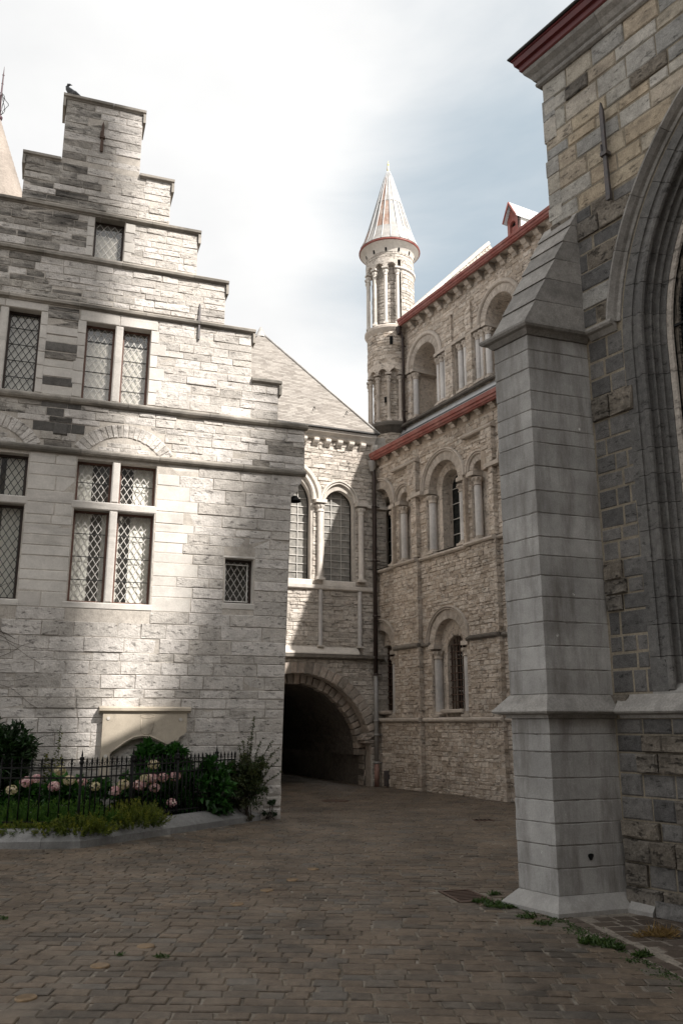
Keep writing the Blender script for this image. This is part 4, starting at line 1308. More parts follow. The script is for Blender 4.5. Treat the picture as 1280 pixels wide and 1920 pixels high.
# lower cornice, corbels, red gutter, aisle roof
for x0 in [CX0 + 1.1 * k for k in range(11)]:
    profile_x(x0 + .003, x0 + 1.097, [(.02, 9.285), (-.14, 9.285), (-.16, 9.31), (-.165, 9.345), (.02, 9.35)], 'cornice', 'church_smooth', church)
for k in range(17):
    corbel(church, .12 + .545 * k, 0, 9.07, 9.283, .17, .20, 'church_smooth')
GUT = [(-.17, 9.18), (-.23, 9.18), (-.245, 9.21), (-.275, 9.22), (-.28, 9.28), (-.31, 9.295), (-.32, 9.395), (-.30, 9.41), (-.26, 9.36), (-.17, 9.36)]
profile_x(.10, CX1, GUT, 'red_gutter', 'red', church)
profile_x(.08, CX1, [(-.31, 9.412), (-.06, 9.44), (.16, 9.56), (.16, 9.54), (-.30, 9.395)], 'lead_flashing', 'lead', church)
sl = Vector((0, UY + .14, 1.38)).normalized()
roof_l = MB()
roof_l.add([(CX0, -.10, 9.38), (CX1, -.10, 9.38), (CX1, UY + .05, 10.92), (CX0, UY + .05, 10.92)], [(0, 1, 2, 3)], .5)
rl = roof_l.build('aisle_roof', 'slate_dark', church)
mb = MB()
for k in range(12):
    t0, t1 = k / 12, (k + 1) / 12
    y0_, y1_ = .12 + (UY - .1) * t0, .12 + (UY - .1) * t1; z0_, z1_ = 9.54 + 1.40 * t0, 9.54 + 1.40 * t1
    for i in range(48):
        xa = CX0 + .25 * i + (.12 if k % 2 else 0)
        mb.add([(xa, y0_, z0_ + .02), (xa + .245, y0_, z0_ + .02), (xa + .245, y1_, z1_ + .004), (xa, y1_, z1_ + .004), (xa, y0_, z0_), (xa + .245, y0_, z0_)], [(0, 1, 2, 3), (4, 5, 1, 0)])
mb.build('slates', 'slate_dark', rl, kind='stuff')

# ---------------- upper storey
U0, U1 = -1.75, 10.5
uu_loops, uu_ops = [], []
for c in (-.27, 3.52, 7.3):
    l, o = bay(c, 11.25, 12.98, 1.0, .62, .78, .95, y0=UY, w2=dict(c=c + .12, half=.36, zl=11.3, zs=12.55, d=.2), sr=.095, rolls=1, shafts=(-1, 1), rw=.13)
    uu_loops.append(l); uu_ops.append(o)
    church_window(c + .12, .35, 11.3, 12.55, UY + .95 + .18, 4, 9, mat='glass_dark', bar='lead', bw=.009)
# blind arcade recesses between the bays
REC = [(.52, .93), (1.34, 2.0), (2.30, 2.71), (4.33, 4.7), (5.1, 5.75)]
for a, b in REC: uu_loops.append(rloop(a, b, 11.25, 12.87)); uu_ops.append(o_rect(a - .005, b + .005, 11.2, 12.98))
mb = MB(); sheet(mb, [(U0, 10.2), (U1, 10.2), (U1, 14.7), (U0, 14.7)], [l for l in uu_loops], y=UY); mb.build('upper_wall', 'mortar_dark', church)
mb = MB()
for a, b in REC:
    reveal(mb, list(reversed(rloop(a, b, 11.25, 12.87))), UY, UY + .26); sheet(mb, rloop(a, b, 11.25, 12.87), [], y=UY + .26)
mb.build('arcade_back_wall', 'church', church, kind='stuff')
for x in (-1.16, .60, .84, 1.56, 1.84, 2.42, 2.64, 4.5, 5.3, 5.6):
    column(church, x, UY + .08, 11.27, 12.87, .095)
for a, b in [(.50, .98), (1.30, 2.03), (2.28, 2.73), (4.31, 4.72), (5.08, 5.77), (-1.75, -1.06)]:
    MB().box(a, b, UY - .09, UY + .25, 12.872, 12.97).build('impost_band', 'church_smooth', church)
for a, b in [(.98, 1.30), (2.03, 2.29)]:
    MB().box(a, b, UY - .075, UY + .01, 12.88, 12.965).build('impost_band', 'church_smooth', church)
UP = [(.95, 1.31, 13.92), (2.02, 2.28, 13.9), (4.75, 5.05, 14.2)]
mb = MB()
for a, b, t in UP: mb.box(a, b, UY - .07, UY, 11.2, t)
mb.build('pilaster_core', 'mortar_dark', church, kind='stuff')
mb = MB()
for a, b, t in UP:
    for za, zb in heights([11.2, 12.875], .11) + heights([12.97, t], .11):
        if rng.random() < .5: mb.box(a, b + rng.uniform(0, .012), UY - .07 - rng.uniform(.004, .02), UY - .002, za + .004, zb - .004)
        else:
            xm = rng.uniform(a + .08, b - .08)
            for p, q in ((a, xm - .004), (xm + .004, b + .006)): mb.box(p, q, UY - .07 - rng.uniform(.004, .02), UY - .002, za + .004, zb - .004)
mb.build('pilaster_stones', 'church', church, kind='stuff')
rects = layout(lambda z: (U0, 6.6), [10.95, 11.2], .11, (.12, .34), [], .008, .4)
rects += layout(lambda z: (U0, 6.6), [11.25, 12.98, 14.59], .115, (.12, .36), uu_ops + [o_rect(a, b, 11.1, t) for a, b, t in UP], .008, .4)
lay_stones(church, rects, 'church', 20, (.002, .024), .02, y0=UY, c=.012, j=.010, vis=lambda r: -1.0 < r[1] < 5)
profile_x(U0, U1, [(UY + .02, 11.15), (UY - .16, 11.05), (UY - .20, 11.08), (UY - .19, 11.15), (UY - .02, 11.25), (UY + .02, 11.25)], 'sill_ledge', 'ledge', church)
MB().prism_x([(UY + .02, 10.86), (UY - .14, 10.84), (UY - .02, 11.06), (UY + .02, 11.06)], U0, U1).build('lead_apron', 'lead', church)
for k in range(20):
    corbel(church, -.80 + .518 * k, UY, 14.33, 14.595, .19, .24, 'church_smooth')
for x0 in [U0 + 1.2 * k for k in range(10)]:
    profile_x(x0 + .003, x0 + 1.197, [(UY + .02, 14.60), (UY - .27, 14.60), (UY - .29, 14.63), (UY - .29, 14.67), (UY + .02, 14.675)], 'cornice', 'church_smooth', church)
profile_x(-1.16, U1, [(UY - .30, 14.53), (UY - .37, 14.53), (UY - .385, 14.56), (UY - .41, 14.57), (UY - .42, 14.63), (UY - .45, 14.645), (UY - .46, 14.72), (UY - .44, 14.735), (UY - .30, 14.735)],
          'red_gutter', 'red', church)
# sunlit gable of the crossing behind the turret
GBX = -1.5
def to_gable(b):
    b.v = [(GBX - v[1], v[0], v[2]) for v in b.v]; return b
gpoly = [(2.0, 13.5), (9.8, 13.5), (9.8, 15.05), (5.9, 19.0), (2.0, 15.0)]
mb = MB(); mb.prism_y(gpoly, 0, .5); to_gable(mb); gab = mb.build('gable_wall', 'mortar', church)
rects = layout(lambda z: (max(2.0, 2.0 + (z - 15.0) / 1.026), min(9.8, 9.8 - (z - 15.05) / 1.013)), [14.4, 18.9], .16, (.22, .5), [], .008)
mb = MB()
for r in rects: mb.rect(r[0], r[1], r[2], r[3], -.012 - rng.uniform(0, .012), .02, .01, .006)
to_gable(mb); mb.build('gable_stones', 'arch', gab, kind='stuff')
for k in range(11):
    t0, t1 = k / 11, (k + 1) / 11
    a, b = Vector((1.95, 14.98)).lerp(Vector((5.9, 19.02)), t0), Vector((1.95, 14.98)).lerp(Vector((5.9, 19.02)), t1 - .004)
    n_ = Vector((-(b - a).y, (b - a).x)).normalized() * .09
    mb = MB(); mb.prism_y([tuple(a - n_ * .3), tuple(b - n_ * .3), tuple(b + n_), tuple(a + n_)], -.07, .5); to_gable(mb); fix_normals(mb.build('gable_coping', 'arch_smooth', gab))
mb = MB(); mb.add([(-1.1, UY - .28, 14.72), (U1, UY - .28, 14.72), (U1, 6, 15.6), (-1.1, 6, 15.6), (-1.1, 7, 14.5)], [(0, 1, 2, 3)], .5); mb.build('lead_roof', 'lead', church)
mb = MB(); mb.box(U0, U1, 2.2 + .95, 7, 0, 14.5); mb.build('body_wall', 'void', church)
# red dormer on the lead roof
dor = bpy.data.objects.new('dormer', None); COL.objects.link(dor); dor.parent = church
dx0, dx1, dy, dz = 2.90, 3.38, 3.0, 15.0
mb = MB()
arc = [(dx0 + .24 + .13 * cos(a), 16.33 + .13 * sin(a)) for a in [pi * k / 8 for k in range(9)]]
sheet(mb, [(dx0, dz), (dx1, dz), (dx1, 16.55), (dx0 + .24, 17.0), (dx0, 16.55)], [[(dx0 + .11, 15.5), (dx0 + .37, 15.5)] + arc], y=dy)
reveal(mb, list(reversed([(dx0 + .11, 15.5), (dx0 + .37, 15.5)] + arc)), dy, dy + .1)
mb.build('front', 'red', dor)
MB().box(dx0 + .11, dx0 + .37, dy + .06, dy + .09, 15.5, 16.30).build('shutter', 'red', dor)
mb = MB(); mb.box(dx0 + .11, dx0 + .37, dy + .1, dy + .12, 16.30, 16.48); mb.build('opening', 'void', dor)
MB().box(dx0 + .02, dx1 - .004, dy + .125, dy + 1.5, dz, 16.54).build('side_wall', 'curtain', dor)
for s, xa in ((-1, dx0 - .06), (1, dx1 + .06)):
    xm = dx0 + .24
    mb = MB(); mb.add([(xa, dy - .12, 16.50), (xm, dy - .12, 17.07), (xm, dy + 1.6, 17.07), (xa, dy + 1.6, 16.50), (xa, dy - .12, 16.46), (xm, dy - .12, 17.03), (xm, dy + 1.6, 17.03), (xa, dy + 1.6, 16.46)],
                      [(0, 1, 2, 3), (4, 7, 6, 5), (0, 4, 5, 1), (0, 3, 7, 4)], .5)
    ro_ = mb.build('roof', 'lead', dor)
    MB().tube([(xa, dy - .125, 16.47), (xm, dy - .125, 17.045)], .028, 6).build('barge_board', 'red', dor)
    for q in range(1, 4):
        MB().tube([(xa, dy + .4 * q, 16.505), (xm, dy + .4 * q, 17.075)], .012, 5).build('roof_seam', 'zinc', ro_)

# ================================================================== STAIR TURRET
TUR = (1.70, 27.2)
tur = thing('stair_turret', 'round pale stair turret with lead cone roof and tiny arcades', 'turret', (TUR[0], TUR[1], 0), math.atan2(-TUR[1], -TUR[0]))
def cyl_stones(parent, r, z0, z1, h, lens, mat, a0=-1.75, a1=1.75, proud=(.002, .018), name='stones'):
    mb = MB()
    mb.lathe([(r - .004, z0), (r - .004, z1)], 0, 0, 40, *((0, 2 * pi) if a0 < -1.7 else (a0, a1)), tone=.2)
    for za, zb in heights([z0, z1], h):
        a = a0 + rng.uniform(0, .1)
        while a < a1:
            d = rng.uniform(*lens) / r
            p = r + rng.uniform(*proud); g = .004 / r
            n = 3; vs = []
            for zz, ri in ((za + .004, r - .01), (za + .012, p), (zb - .012, p), (zb - .004, r - .01)):
                for k in range(n):
                    t = a + g + (d - 2 * g) * k / (n - 1)
                    vs.append((ri * cos(t), ri * sin(t), zz))
            fs = [(i * n + k, i * n + k + 1, (i + 1) * n + k + 1, (i + 1) * n + k) for i in range(3) for k in range(n - 1)]
            fs += [(0, n, 2 * n, 3 * n), (n - 1, 4 * n - 1, 3 * n - 1, 2 * n - 1)]
            mb.add(vs, fs)
            a += d
    return mb.build(name, mat, parent, kind='stuff')
tr = .80
cyl_stones(tur, .62, 8.5, 11.0, .13, (.12, .3), 'church', name='foot_stones')
MB().lathe([(.62, 10.92), (.78, 11.08), (.86, 11.14), (.87, 11.22), (.83, 11.28), (.70, 11.29)], 0, 0, 40, smooth=False).build('lower_ring', 'ledge', tur)
cyl_stones(tur, .60, 11.28, 13.45, .12, (.12, .3), 'church', name='arcade_back_stones')
cyl_stones(tur, .80, 13.34, 14.52, .12, (.14, .34), 'church', proud=(.002, .02), name='drum_stones')
MB().lathe([(.80, 14.46), (.85, 14.52), (.90, 14.60), (.90, 14.68), (.85, 14.74), (.70, 14.76)], 0, 0, 40, smooth=False).build('middle_ring', 'church_smooth', tur)
cyl_stones(tur, .62, 14.74, 17.2, .13, (.14, .32), 'arch', name='arcade_back_stones')
cyl_stones(tur, .83, 17.14, 17.46, .11, (.14, .34), 'arch', name='drum_stones')
def arcade(z0, zc, ztop, r, mat, sm, a_list, width, rb):
    for a in a_list:
        x, y = (r - .055) * cos(a), (r - .055) * sin(a)
        column(tur, x, y, z0, zc - .06, .062, sm, sm)
        mb = MB(); d = .125
        mb.add([((r + o) * cos(a + s * d), (r + o) * sin(a + s * d), z) for z in (zc - .06, zc) for o, s in ((-.13, -1), (.05, -1), (.05, 1), (-.13, 1))],
               [(3, 2, 1, 0), (4, 5, 6, 7), (0, 1, 5, 4), (1, 2, 6, 5), (2, 3, 7, 6), (3, 0, 4, 7)])
        mb.build('abacus', sm, tur)
    # wall over the arches: curved band with scalloped lower edge
    mb = MB(); vs = []; m = 14
    for i in range(len(a_list) - 1):
        a0, a1 = a_list[i], a_list[i + 1]
        cols = []
        for k in range(m + 1):
            t = a0 + (a1 - a0) * k / m
            u = (t - (a0 + a1) / 2) * r
            zb = zc + (math.sqrt(max(rb * rb - u * u, 0)) if abs(u) < rb else 0)
            cols.append((t, zb))
        for (t0, b0), (t1, b1) in zip(cols[:-1], cols[1:]):
            q = [(r * cos(t0), r * sin(t0), b0), (r * cos(t1), r * sin(t1), b1), (r * cos(t1), r * sin(t1), ztop), (r * cos(t0), r * sin(t0), ztop),
                 ((r - .22) * cos(t0), (r - .22) * sin(t0), b0), ((r - .22) * cos(t1), (r - .22) * sin(t1), b1)]
            mb.add(q, [(0, 1, 2, 3), (4, 5, 1, 0)], .5)
    mb.build('scalloped_arches', mat, tur)
A1 = [R(-97 + 30 * k) for k in range(8)]
# angle 0 faces the camera; positive angles run to the right
arcade(11.29, 12.98, 13.38, .80, 'church', 'church_smooth', A1, .3, .155)
A2 = [R(-101 + 30 * k) for k in range(5)]
arcade(14.76, 16.88, 17.2, .84, 'arch', 'arch_smooth', A2, .3, .16)
cyl_stones(tur, .835, 14.76, 17.2, .13, (.14, .32), 'arch', a0=R(27), a1=R(120), name='plain_side_stones')
MB().lathe([(.83, 16.80), (.89, 16.82), (.90, 16.88), (.83, 16.92)], 0, 0, 30, R(24), R(200), smooth=False).build('side_string', 'arch_smooth', tur)
for a, z0, z1, w in [(.02, 13.98, 14.28, .055), (-.33, 12.0, 12.2, .04)]:
    mb = MB(); rr_ = .826 if z0 > 13 else .626
    mb.add([(rr_ * cos(a + s), rr_ * sin(a + s), z) for z in (z0, z1) for s in (-w / rr_, w / rr_)], [(0, 1, 3, 2)]); mb.build('slit_window', 'void', tur)
mb = MB(); mb.lathe([(.845, 17.44), (.86, 17.52), (.90, 17.62), (.98, 17.72), (1.045, 17.78)], 0, 0, 48); sf = mb.build('eave_soffit', 'arch_smooth', tur)
for a in [R(-68 + 30 * k) for k in range(6)]:
    mb = MB(); vs = []
    r0 = .868
    vs = [((r0 + .02 * (z - 17.44) * 6) * cos(a + s), (r0 + .02 * (z - 17.44) * 6) * sin(a + s), z) for z in (17.45, 17.60) for s in (-.035, .035)]
    mb.add(vs, [(0, 1, 3, 2)]); mb.build('vent_slot', 'void', sf)
MB().lathe([(1.03, 17.78), (1.07, 17.785), (1.085, 17.81), (1.085, 17.835), (1.06, 17.86), (1.0, 17.87)], 0, 0, 56, smooth=False).build('red_rim', 'red', tur)
cone = bpy.data.objects.new('cone_roof', None); COL.objects.link(cone); cone.parent = tur
prof = [(1.06, 17.87), (.93, 18.12), (.80, 18.52), (.64, 19.08), (.47, 19.70), (.30, 20.32), (.155, 20.85), (.05, 21.16)]
ns = 20
for k in range(ns):
    a0, a1 = 2 * pi * k / ns + .05, 2 * pi * (k + 1) / ns + .05
    for i in range(len(prof) - 1):
        (r0, z0), (r1, z1) = prof[i], prof[i + 1]
        if i >= 6 and k % 2: continue
    am = (a0 + a1) / 2
    for seg, (ia, ib) in enumerate(((0, 2), (2, 4), (4, 6), (6, 7))):
        if seg == 3 and False: continue
        vs = []; lift = .012 if seg % 2 == 0 else .0
        for i in range(ia, ib + 1):
            r, z = prof[i]
            for q in range(3):
                t = a0 + (a1 - a0) * q / 2
                vs.append(((r + lift) * cos(t), (r + lift) * sin(t), z))
        fs = [(l * 3 + q, l * 3 + q + 1, (l + 1) * 3 + q + 1, (l + 1) * 3 + q) for l in range(ib - ia) for q in range(2)]
        ph = ((am + pi) % (2 * pi)) - pi
        rusty = (seg == 2 and -.6 < ph < -.15) or (seg == 1 and -.55 < ph < .15) or (seg == 0 and -1.05 < ph < -.75)
        MB().add(vs, fs, smooth=True).build('lead_panel', 'rust_panel' if rusty else 'zinc', cone)
    MB().tube([((r + .012) * cos(a0), (r + .012) * sin(a0), z) for r, z in prof], [.017] * 6 + [.012, .008], 5).build('standing_seam', 'lead', cone)
MB().lathe([(.155, 20.82), (.16, 20.86), (.05, 21.16), (.045, 21.2)], 0, 0, 14).build('tip_cap', 'zinc', cone)
MB().lathe([(.045, 21.16), (.05, 21.25), (.035, 21.36), (.02, 21.42), (.035, 21.45), (.035, 21.49), (.012, 21.54), (.002, 21.62)], 0, 0, 10).build('finial', 'gold', tur)

# ================================================================== DOWNPIPES
dp = thing('downpipe', 'long brown and grey downpipe in the corner beside the archway', 'downpipe', local(CHURCH, .12, -.16, 0), CHURCH[1])
mb = MB(); mb.tube([(0, 0, 3.0), (0, 0, 8.8), (-.02, -.04, 9.0), (-.05, -.12, 9.12)], .06, 10); mb.build('upper_pipe', 'pipe_dark', dp)
MB().tube([(0, 0, .62), (0, 0, 3.0)], .058, 10).build('middle_pipe', 'pipe_grey', dp)
MB().tube([(0, 0, 0), (0, 0, .62)], .066, 10).build('pipe_foot', 'pipe_red', dp)
MB().lathe([(.06, 8.86), (.11, 9.0), (.13, 9.12), (.13, 9.18), (.10, 9.18)], -.02, -.05, 10).build('hopper', 'zinc', dp)
for z in (.62, 1.35, 1.72, 2.98, 4.6, 6.2, 7.8):
    mb = MB(); mb.lathe([(.06, z - .03), (.078, z - .025), (.078, z + .025), (.06, z + .03)], 0, 0, 10); mb.box(-.02, .02, .05, .17, z - .012, z + .012); mb.build('pipe_clip', 'pipe_dark' if z > 2.9 else 'pipe_grey', dp)
mb = MB(); mb.box(.24, .40, .07, .16, .02, .42); mb.build('junction_box', 'iron_grey', dp)
dp2 = thing('downpipe', 'thin brown downpipe between the turret and the upper cathedral wall', 'downpipe', local(CHURCH, -1.30, UY - .14, 0), CHURCH[1])
MB().tube([(0, 0, 10.95), (0, 0, 14.2), (0, -.06, 14.35), (0, -.22, 14.56)], .045, 8).build('pipe', 'pipe_dark', dp2)
MB().lathe([(.05, 14.3), (.10, 14.45), (.10, 14.55)], 0, -.16, 8).build('hopper', 'pipe_dark', dp2)
for z in (11.6, 12.8, 13.9):
    mb = MB(); mb.lathe([(.045, z - .025), (.06, z - .02), (.06, z + .02), (.045, z + .025)], 0, 0, 8); mb.box(-.015, .015, .04, .14, z - .01, z + .01); mb.build('pipe_clip', 'pipe_dark', dp2)

# ================================================================== GOTHIC CHAPEL (right)
chap = thing('gothic_chapel', 'grey and tan stone chapel with large moulded gothic window and red eave', 'chapel', CHAPEL[0], CHAPEL[1])
HC, HZ, HR, WM = 3.496, 5.33, 3.186, 2.1        # left arc of the pointed window: centre, springing, outer radius, window axis
CHX1 = 6.2
def hood_x(z, w=0.0):
    if z <= HZ: return HC - HR + w
    q = (HR - w) ** 2 - (z - HZ) ** 2
    return HC - math.sqrt(q) if q > 0 else WM
hole = [(.46, 1.93)] + [(4.2 - .46, 1.93)]
arcL = []
fm = math.acos((HC - WM) / (HR - .15))
for k in range(17):
    f = fm * k / 16
    arcL.append((HC - (HR - .15) * cos(f), HZ + (HR - .15) * sin(f)))
hole = [(.46, 1.93), (3.74, 1.93)] + [(4.2 - x, z) for x, z in arcL] + [(x, z) for x, z in reversed(arcL[:-1])]
mb = MB(); sheet(mb, [(-.37, -.3), (CHX1, -.3), (CHX1, 9.3), (-.37, 9.3)], [hole], y=0.0)
mb.add([(-.37, 0, -.3), (-.37, 5, -.3), (-.37, 5, 9.3), (-.37, 0, 9.3)], [(0, 3, 2, 1)], .5)
mb.add([(CHX1, 0, -.3), (CHX1, 5, -.3), (CHX1, 5, 9.3), (CHX1, 0, 9.3)], [(0, 1, 2, 3)], .5)
mb.add([(-.37, 5, -.3), (CHX1, 5, -.3), (CHX1, 5, 9.3), (-.37, 5, 9.3)], [(0, 3, 2, 1)], .5)
mb.build('wall', 'mortar_pale', chap)
mb = MB(); reveal(mb, list(reversed(hole)), 0, .7); mb.build('window_reveal', 'jamb', chap)
def o_win(za, zb):
    if zb < 1.95 or za > 8.1: return None
    w = hood_x(za, .012 if za > 5.7 else .17) if za > 5.7 else .48
    return (w, 4.2 - w)
def ch_pick(r):
    z = (r[2] + r[3]) / 2
    q = rng.random()
    if z < 5.8 and z > 1.9: return ('chapel_rough', 2.2) if (2.75 < z < 3.2 and r[0] < .1) or (4.72 < z < 4.95) else ('chapel_grey', .5)
    if z < 1.9: return ('chapel_grey', .5) if (q < .62 and z > .3) else ('chapel_rough', 2.2)
    if z < 7.3: return ('chapel_grey', .6) if q < .42 else (('chapel_rough', 2.4) if q < .8 else ('chapel', 1.2))
    return ('chapel_rough', 1.8) if q < .10 else ('chapel', .9)
rects = layout(lambda z: (.012, CHX1), [1.93, 2.72, 3.22, 4.70, 4.96, 5.60], .19, (.14, .34), [lambda a, b: (.46 + rng.choice((0, .07, .12)), CHX1 + 1)], .012, .25)
rects += [r for r in layout(lambda z: (3.7, CHX1), [1.93, 5.60], .24, (.3, .6), [o_win], .012, .25)]
rects += layout(lambda z: (-.37, CHX1), [5.78, 7.2, 9.12], .215, (.24, .62), [o_win], .014, .3)
lay_stones(chap, rects, 'chapel', 290, (.004, .018), .02, c=.012, j=.007, pick=ch_pick, vis=lambda r: r[0] < 2.2)
rects = layout(lambda z: (.012, CHX1), [.0, 1.70], .185, (.22, .42), [], .016, .2)
lay_stones(chap, rects, 'chapel', 100, (.016, .034), .02, c=.014, j=.008, pick=ch_pick, vis=lambda r: r[0] < 1.2)
# ragged corner stones above the buttress
for za, zb in heights([5.8, 9.1], .22):
    if rng.random() < .6:
        mb = MB(); mb.box(-.37 - rng.uniform(.004, .022), -.2, -.012, .5, za + .006, zb - .006); mb.build('corner_stone', 'chapel', chap)
# moulded window frame, stone by stone
PROF = [(.15, -.006), (.262, -.006), (.268, .014), (.282, .028), (.300, .03), (.312, .018), (.330, -.012), (.356, -.022), (.384, -.012), (.402, .02), (.404, .055), (.396, .085), (.418, .14),
        (.452, .158), (.474, .150), (.492, .162), (.50, .19), (.494, .22), (.53, .27), (.566, .262), (.584, .28), (.588, .32), (.63, .36), (.66, .36), (.66, .62), (.15, .62)]
def squash(pr, keep=None): return [(w - .365 * y, .5 * y) if y > 0 and y < .6 else (w, y) for w, y in pr]
PROF = squash(PROF)
def fr_jamb(z, flip):
    p = (4.2 - .31, 0, z) if flip else (.31, 0, z)
    return (p, (-1, 0, 0) if flip else (1, 0, 0), (0, 1, 0))
def fr_arc(f, flip):
    x, z = HC - HR * cos(f), HZ + HR * sin(f); o = (cos(f), 0, -sin(f))
    if flip: x = 4.2 - x; o = (-o[0], 0, o[2])
    return ((x, 0, z), o, (0, 1, 0))
for flip in (False, True):
    zs = [1.95]
    while zs[-1] < HZ - .3: zs.append(zs[-1] + rng.uniform(.22, .40))
    zs[-1] = HZ
    for za, zb in zip(zs[:-1], zs[1:]):
        mb = MB(); mb.sweep([fr_jamb(za + .003, flip), fr_jamb(zb - .003, flip)], PROF); fix_normals(mb.build('jamb_stone', 'jamb', chap))
    fe = math.acos((HC - WM) / (HR - .40)); f = 0
    while f < fe - .01:
        g = min(f + rng.uniform(.085, .125), fe)
        mb = MB(); mb.sweep([fr_arc(f + .001 + (g - f - .002) * k / 3, flip) for k in range(4)], PROF); fix_normals(mb.build('arch_stone', 'jamb', chap)); f = g
    # hood mould
    HP = [(-.004, .02), (-.004, -.06), (.01, -.10), (.035, -.105), (.075, -.06), (.09, -.025), (.125, -.018), (.135, .02)]
    f = math.asin((5.70 - HZ) / HR); fe = math.acos((HC - WM) / (HR - .05))
    while f < fe - .01:
        g = min(f + rng.uniform(.16, .24), fe)
        mb = MB(); mb.sweep([fr_arc(f + .0008 + (g - f - .0016) * k / 5, flip) for k in range(6)], HP); fix_normals(mb.build('hood_stone', 'butt_cap', chap)); f = g
# sill of the big window, glazing and guard mesh
gw = bpy.data.objects.new('gothic_window', None); COL.objects.link(gw); gw.parent = chap
MB().prism_x([(.31, 2.2), (.31, 1.9), (-.01, 1.9), (-.01, 1.935)], .462, 3.738).build('sloping_sill', 'plinth', gw)
MB().prism_y([(.462, 1.938), (.64, 1.938), (.66, 2.12), (.62, 2.22), (.46, 2.25)], -.012, .55).build('sill_stop', 'jamb', gw)
mb = MB()
lp = [(x, z) for x, z in [(.75, 2.0), (3.45, 2.0)]] + [(4.2 - (HC - (HR - .44) * cos(fm * k / 12)), HZ + (HR - .44) * sin(fm * k / 12)) for k in range(12)] + [(HC - (HR - .44) * cos(fm * k / 12), HZ + (HR - .44) * sin(fm * k / 12)) for k in range(11, -1, -1)]
sheet(mb, lp, [], y=.29); mb.build('glazing', 'glass_dark', gw)
mb = MB()
TP = squash([(.655, .38), (.72, .36), (.745, .40), (.745, .55), (.655, .55)])
mb.sweep([fr_jamb(2.0, False), fr_jamb(HZ, False)] + [fr_arc(.98 * k / 14, False) for k in range(1, 15)], TP)
mb.sweep([fr_jamb(2.0, True), fr_jamb(HZ, True)] + [fr_arc(.98 * k / 14, True) for k in range(1, 15)], TP); fix_normals(mb.build('tracery_jamb', 'arch', gw))
mb = MB()
TP2 = squash([(.76, .47), (.80, .46), (.83, .50), (.83, .55), (.76, .55)])
mb.sweep([fr_jamb(2.0, False), fr_jamb(HZ, False)] + [fr_arc(.98 * k / 14, False) for k in range(1, 15)], TP2); fix_normals(mb.build('inner_moulding', 'chapel_rough', gw))
for xm in (1.75, 2.45):
    MB().box(xm - .05, xm + .05, .16, .28, 2.0, 7.3).build('mullion', 'jamb', gw)
mb = MB()
z = 2.05
while z < 7.2:
    x0 = hood_x(z, .575); mb.box(x0, 2.6, .236, .240, z - .003, z + .003); z += .045
x = .90
while x < 2.6:
    zt = HZ + math.sqrt(max((HR - .575) ** 2 - (HC - x) ** 2, 0)); mb.box(x - .003, x + .003, .231, .235, 2.0, min(zt, 7.4)); x += .045
mb.build('guard_mesh', 'iron', gw)
mb = MB(); mb.sweep([fr_jamb(2.0, False), fr_jamb(HZ, False)] + [fr_arc(.98 * k / 14, False) for k in range(1, 15)], [(.565, .20), (.59, .20), (.59, .23), (.565, .23)]); mb.build('mesh_frame', 'iron', gw)
for z in (2.9, 3.62, 4.5, 5.5):
    MB().box(hood_x(z, .55), 2.6, .205, .225, z - .012, z + .012).build('stay_bar', 'iron', gw)
mb = MB(); mb.box(.3, 3.9, .40, .46, 1.9, 9.0); mb.build('dark_backing', 'void', gw)
anchor(chap, .488, 7.06, 8.27, 'iron_grey', .046, -.085)
# eave
path = [(-.37, 5), (-.37, 0), (CHX1, 0)]
def ring_pieces(parent, path, prof, z, name, mat, lens=1.1):
    fr = mitre(path, prof, z)
    for (p0, o0, u0), (p1, o1, u1) in zip(fr[:-1], fr[1:]):
        L = (Vector(p1) - Vector(p0)).length; n = max(1, round(L / lens))
        for i in range(n):
            t0, t1 = i / n, (i + 1) / n; e = .002 / max(L, .1)
            a = Vector(p0).lerp(Vector(p1), t0 + (e if i else 0)); b = Vector(p0).lerp(Vector(p1), t1 - (e if i < n - 1 else 0))
            d = (Vector(p1) - Vector(p0)).normalized(); nn = Vector((d.y, -d.x, 0))
            oa = o0 if i == 0 else nn; ob = o1 if i == n - 1 else nn
            mb = MB(); mb.sweep([(a, oa, u0), (b, ob, u1)], prof); fix_normals(mb.build(name, mat, parent))
ring_pieces(chap, path, [(-.02, 0), (.03, 0), (.055, .02), (.06, .05), (.045, .08), (.07, .10), (.10, .16), (.15, .21), (.165, .25), (-.02, .25)], 9.10, 'cornice_stone', 'butt_cap', 1.0)
ring_pieces(chap, path, [(-.02, .252), (.17, .252), (.185, .27), (.19, .33), (.225, .345), (.24, .41), (.255, .42), (.255, .44), (-.02, .44)], 9.10, 'red_eave_board', 'red_dark', 20)
ring_pieces(chap, path, [(-.02, .442), (.275, .442), (.285, .455), (.28, .475), (-.02, .49)], 9.10, 'roof_edge', 'black', 20)
mb = MB(); mb.add([(-.63, -.27, 9.58), (CHX1, -.27, 9.58), (CHX1, 2.5, 12.4), (1.6, 2.5, 12.4), (-.63, 5.2, 9.58), (CHX1, 5.2, 9.58)], [(0, 1, 2, 3), (0, 3, 4), (4, 3, 2, 5), (4, 5, 1, 0)], .4)
mb.build('roof', 'slate_dark', chap)

